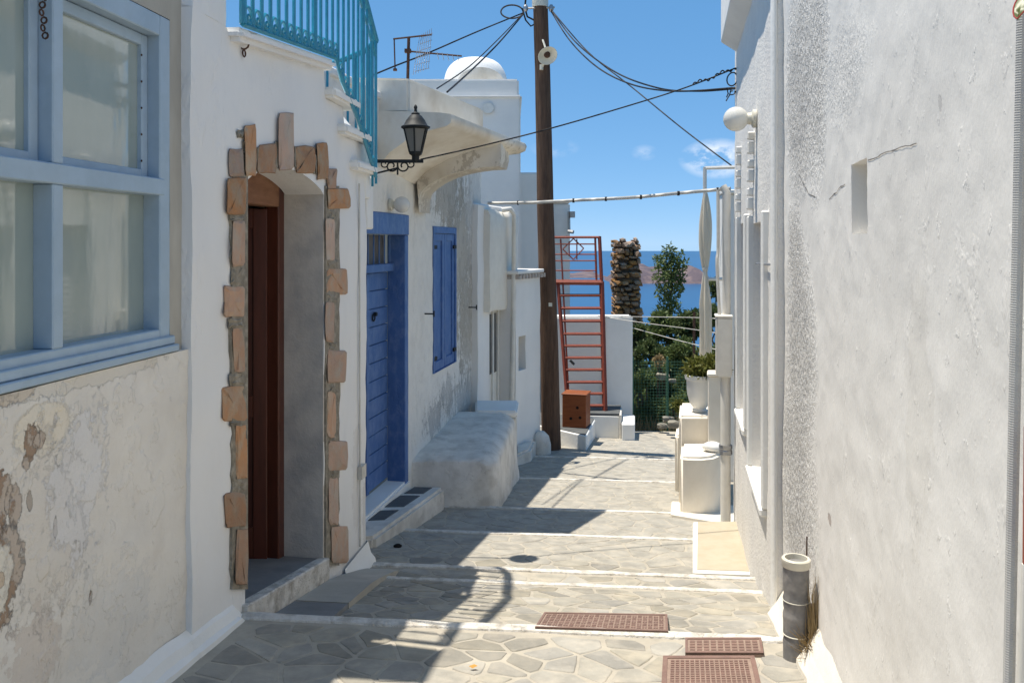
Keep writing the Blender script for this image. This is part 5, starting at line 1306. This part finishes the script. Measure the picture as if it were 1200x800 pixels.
pb_ = thing('dark_pebble', 'tiny dark pebble in the shade before the blue door step', 'pebble', G(466, 641))
mb = MB(); c = G(466, 641); mb.lathe(c+Vector((0, 0, .004)), [(.03, 0), (.034, .008), (.02, .018), (.005, .022)], 9); mb.build('pebble_body', m_hole, pb_)

# ================================================================= VEGETATION, RUIN, FENCE
def hz(y):
    Yv = [13.6, 14.2, 16, 19, 24, 32, 45]; Zv = [E-3.5, E-3.12, E-3.3, E-3.9, E-5.4, E-8.5, E-14]
    return float(np.interp(y, Yv, Zv))
ru = thing('ruined_stone_pillar', 'tall ruined pillar of rough brown rubble rising against the sea', 'ruin', (X(735, 21), 21.4, hz(21.4)))
yr = 21.0; xl_, xr_ = X(721, yr), X(751, yr); zt_ = Zp(281, yr); zb_ = hz(21)-.3
mb = MB(); mb.box8([(xl_+.06, yr+.08, zb_), (xr_+.10, yr+.08, zb_), (xr_+.10, yr+.7, zb_), (xl_+.06, yr+.7, zb_), (xl_+.08, yr+.1, zt_-.03), (xr_-.06, yr+.1, zt_-.06), (xr_-.06, yr+.6, zt_-.06), (xl_+.08, yr+.6, zt_-.03)])
mb.build('core', m_ruin_mortar, ru)
def rock_mesh(c, sx, sy, sz, seed, sub=1):
    bm = bmesh.new(); bmesh.ops.create_icosphere(bm, subdivisions=sub, radius=1)
    r = random.Random(seed); mb = MB(); R_ = Matrix.Rotation(r.uniform(0, 6.28), 3, 'Z')
    for v in bm.verts:
        d = Vector(v.co); d = Vector((max(-.78, min(.78, d.x*1.1)), max(-.78, min(.78, d.y*1.1)), max(-.75, min(.75, d.z*1.1))))
        d *= 1+.34*noise.noise(d*1.9+Vector((seed*3.1, 0, 0))); mb.v.append(Vector(c)+Vector((d.x*sx, d.y*sy, d.z*sz)))
    mb.f = [tuple(v.index for v in f.verts) for f in bm.faces]; bm.free(); return mb
z = Zp(385, yr)-.6; seed = 0
while z < zt_:
    hh = random.uniform(.06, .14); t = (z-zb_)/(zt_-zb_); a, b = xl_+random.uniform(-.03, .03), xr_+.10*(1-t)+random.uniform(-.06, .03)
    x = a
    while x < b-.05:
        w = min(random.uniform(.08, .26), b-x); seed += 1
        rock_mesh((x+w/2, yr+.08+random.uniform(-.07, .07), z+hh/2+random.uniform(-.05, .05)), w*random.uniform(.5, .75), .17, hh*random.uniform(.5, .85), seed).build('stone', m_ruin, ru); x += w
    for sidex in (a+.03, b-.03):
        seed += 1; rock_mesh((sidex, yr+.4, z+hh/2), .1, .24, hh*.7, seed).build('stone', m_ruin, ru)
    z += hh*.95

def tree(name, label, base, trunk, crown, n, size, mat, cat='tree', group=None):
    t = thing(name, label, cat, base, 0, group)
    mb = MB()
    for br in trunk: mb.tube([Vector(p) for p in br[0]], br[1], 7)
    mb.build('trunk', m_bark, t, smooth=60)
    mesh_leaves('crown', leaves(crown, n, size), mat, t); return t
# slender tree against the sea
yt = 17.5; A = lambda px, py, dy=0: at(px, py, yt+dy)
cr_ = []
for (px, py, r) in [(784, 296, 7), (779, 306, 9), (790, 307, 9), (796, 300, 5), (774, 316, 9), (787, 318, 11), (797, 315, 7), (781, 330, 11), (792, 330, 9), (777, 342, 8), (788, 344, 9), (796, 338, 6), (783, 356, 9), (790, 362, 9), (776, 364, 8), (772, 304, 5), (803, 308, 4), (786, 289, 3), (800, 326, 4), (769, 326, 5)]:
    p = A(px, py, random.uniform(-.25, .25)); s_ = r/1000*yt; cr_.append((p.x, p.y, p.z, s_, s_, s_*1.05))
b0 = Vector((X(786, yt), yt, hz(yt)-.1))
tree('slender_tree', 'slender small leaved green tree standing up against the blue sea', b0,
     [([b0, A(787, 420), A(785, 370), A(787, 330), A(786, 292)], [.05, .045, .035, .022, .006])]+[([A(785, py), A(785+dx, py-14)], [.014, .004]) for py, dx in ((372, -10), (366, 9), (350, -9), (345, 10), (330, -11), (328, 11), (315, -10), (312, 12))],
     cr_, 2100, .085, m_leaf)
def shrub(label, px, py, Y, rpx, n, size, mat, grp='shrubs beyond the lane'):
    c = at(px, py, Y); r = rpx/1000*Y; g = hz(Y) if Y > 14.2 else gz(c.x, Y); cl = []
    for k in range(11):
        d = Vector((random.gauss(0, 1), random.gauss(0, 1), random.gauss(0, .8))).normalized()*r*random.uniform(.45, .85); s_ = r*random.uniform(.25, .45); cl.append((c.x+d.x, c.y+d.y*.7, c.z+d.z, s_, s_, s_*.85))
    b = Vector((c.x, c.y, g)); t = thing('shrub', label, 'shrub', b, 0, grp)
    mb = MB()
    for k in range(5): mb.tube([b+Vector((random.uniform(-.1, .1), 0, -.1)), b.lerp(c, .6)+Vector((random.uniform(-.2, .2), 0, 0)), Vector(cl[k][:3])], [.035, .022, .006] if Y > 14.2 else [.008, .006, .003], 5)
    mb.build('stem', m_bark, t); mesh_leaves('foliage', leaves(cl, n, size), mat, t)
SH = [('dark green bush behind the ruined pillar base', 752, 392, 19, 18, 2600, .09, m_leaf_dk), ('leafy bush under the slender tree', 778, 388, 17, 20, 3400, .085, m_leaf),
      ('dense dark bush right of the slender tree', 806, 382, 16.5, 20, 3400, .08, m_leaf_dk), ('tall dark bush close beside the rolled canvas', 836, 372, 15.5, 22, 3600, .075, m_leaf_dk),
      ('wide green bush above the green netting', 762, 418, 16, 22, 3400, .075, m_leaf_dk), ('bush in front of the rolled canvas foot', 802, 415, 15.4, 22, 3600, .07, m_leaf),
      ('low bush behind the middle of the netting', 772, 456, 15.2, 24, 3600, .07, m_leaf_dk), ('low bush behind the right end of the netting', 808, 452, 15, 22, 3400, .065, m_leaf_dk),
      ('low bush behind the left end of the netting', 750, 470, 15.1, 18, 2600, .065, m_leaf), ('topmost dark bush beside the white column', 846, 338, 15.8, 14, 2000, .075, m_leaf_dk),
      ('straw coloured dry bush above the netting', 773, 424, 15.0, 7, 700, .05, m_dry), ('yellow green bush at the lane end by the blocks', 798, 478, 13.2, 9, 1000, .05, m_leaf_yel),
      ('deep green bush filling the slope below the pillar', 745, 440, 17, 20, 2800, .08, m_leaf_dk), ('bush low down behind the white column', 840, 420, 14.8, 20, 2800, .07, m_leaf_dk),
      ('bush on the slope behind the netting top', 790, 436, 16.5, 22, 3200, .075, m_leaf)]
SH += [('bright low bush pressed against the left of the netting', 752, 486, 14.6, 14, 1500, .06, m_leaf), ('bright low bush pressed against the middle of the netting', 772, 482, 14.6, 16, 1800, .06, m_leaf_dk),
       ('bright low bush pressed against the right of the netting', 799, 472, 14.7, 16, 1800, .06, m_leaf), ('upper leafy bush against the netting beside the garden wall', 752, 446, 14.7, 15, 1600, .06, m_leaf),
       ('leafy bush behind the pale rocks above the netting', 778, 434, 15.3, 14, 1600, .06, m_leaf)]
for s_ in SH: shrub(*s_)
for k, (px, py, Y, r, lab) in enumerate([(757, 438, 14.9, .09, 'flat pale rock left in the bushes'), (776, 441, 14.9, .14, 'largest pale rock among the bushes above the netting'), (788, 446, 14.8, .08, 'small pale rock right in the bushes'),
                                    (783, 491, 13.7, .11, 'pale rock at the lane end by the white step'), (790, 497, 13.4, .13, 'second pale rock at the lane end, beside the yellow green bush'), (776, 499, 13.9, .10, 'small rock at the lane end under the netting')]):
    c = at(px, py, Y); o = rock_mesh((0, 0, 0), r, r*.8, r*.55, 50+k, 2); o = o.build('rock', m_rock, None, smooth=30); o.location = c; tag(o, lab, 'rock')
# tufts along the lane end
gt = MB()
for k in range(900):
    x = random.uniform(1.95, 3.6); y = random.uniform(14.05, 15.2); zz = hz(y); hh = random.uniform(.08, .3); l = Vector((random.uniform(-.08, .08), random.uniform(-.08, .08), 0))
    gt.tube([Vector((x, y, zz)), Vector((x, y, zz+hh*.6))+l*.4, Vector((x, y, zz+hh))+l], [.006, .004, .001], 3)
tag(gt.build('grass', m_dry), 'dry grass growing along the end of the lane under the netting', None, None, 'stuff')
fn = thing('net_fence', 'green wire net fence closing the end of the lane', 'fence', at(775, 505, 14.15))
mb = MB(); yF_ = 14.16; x0f, x1f = X(741, yF_), X(822, yF_); z0f, z1f = E-3.1, Zp(421, yF_)
k = x0f
while k < x1f: mb.tube([(k, yF_, z0f), (k, yF_+.01*math.sin(k*9), z1f)], .0026, 3); k += .05
k = z0f
while k < z1f: mb.tube([(x0f, yF_, k), (x1f, yF_, k)], .0026, 3); k += .05
tag(mb.build('netting', m_net, fn), kind='stuff')
for px in (741.5, 782, 821): mb = MB(); mb.tube([at(px, 507, 14.18), at(px, 418, 14.18)], .02, 6); mb.build('post', m_net, fn)
cable('upper white line strung level from the garden wall past the canvas', [(700, 370, 14.1), (740, 371, 14), (813, 372, 12.5), (850, 374, 11)], .007, m_cable_w, 'line', 'line')
cable('middle white line sloping from the garden wall to the white column', [(705, 371, 14.1), (760, 379, 13), (813, 386, 12), (850, 392, 10.5)], .006, m_cable_w, 'line', 'line')
cable('lowest white line slanting across the bushes', [(741, 384, 14.2), (770, 392, 13.4), (800, 400, 12.5), (850, 412, 10.6)], .0055, m_cable_w, 'line', 'line')
rp = thing('rusty_post', 'thin rusty post among the bushes left of the canvas', 'post', at(813, 440, 12.6))
mb = MB(); mb.tube([at(813, 520, 12.6), at(813.5, 366, 12.6)], .02, 6); mb.build('rod', m_rust, rp)
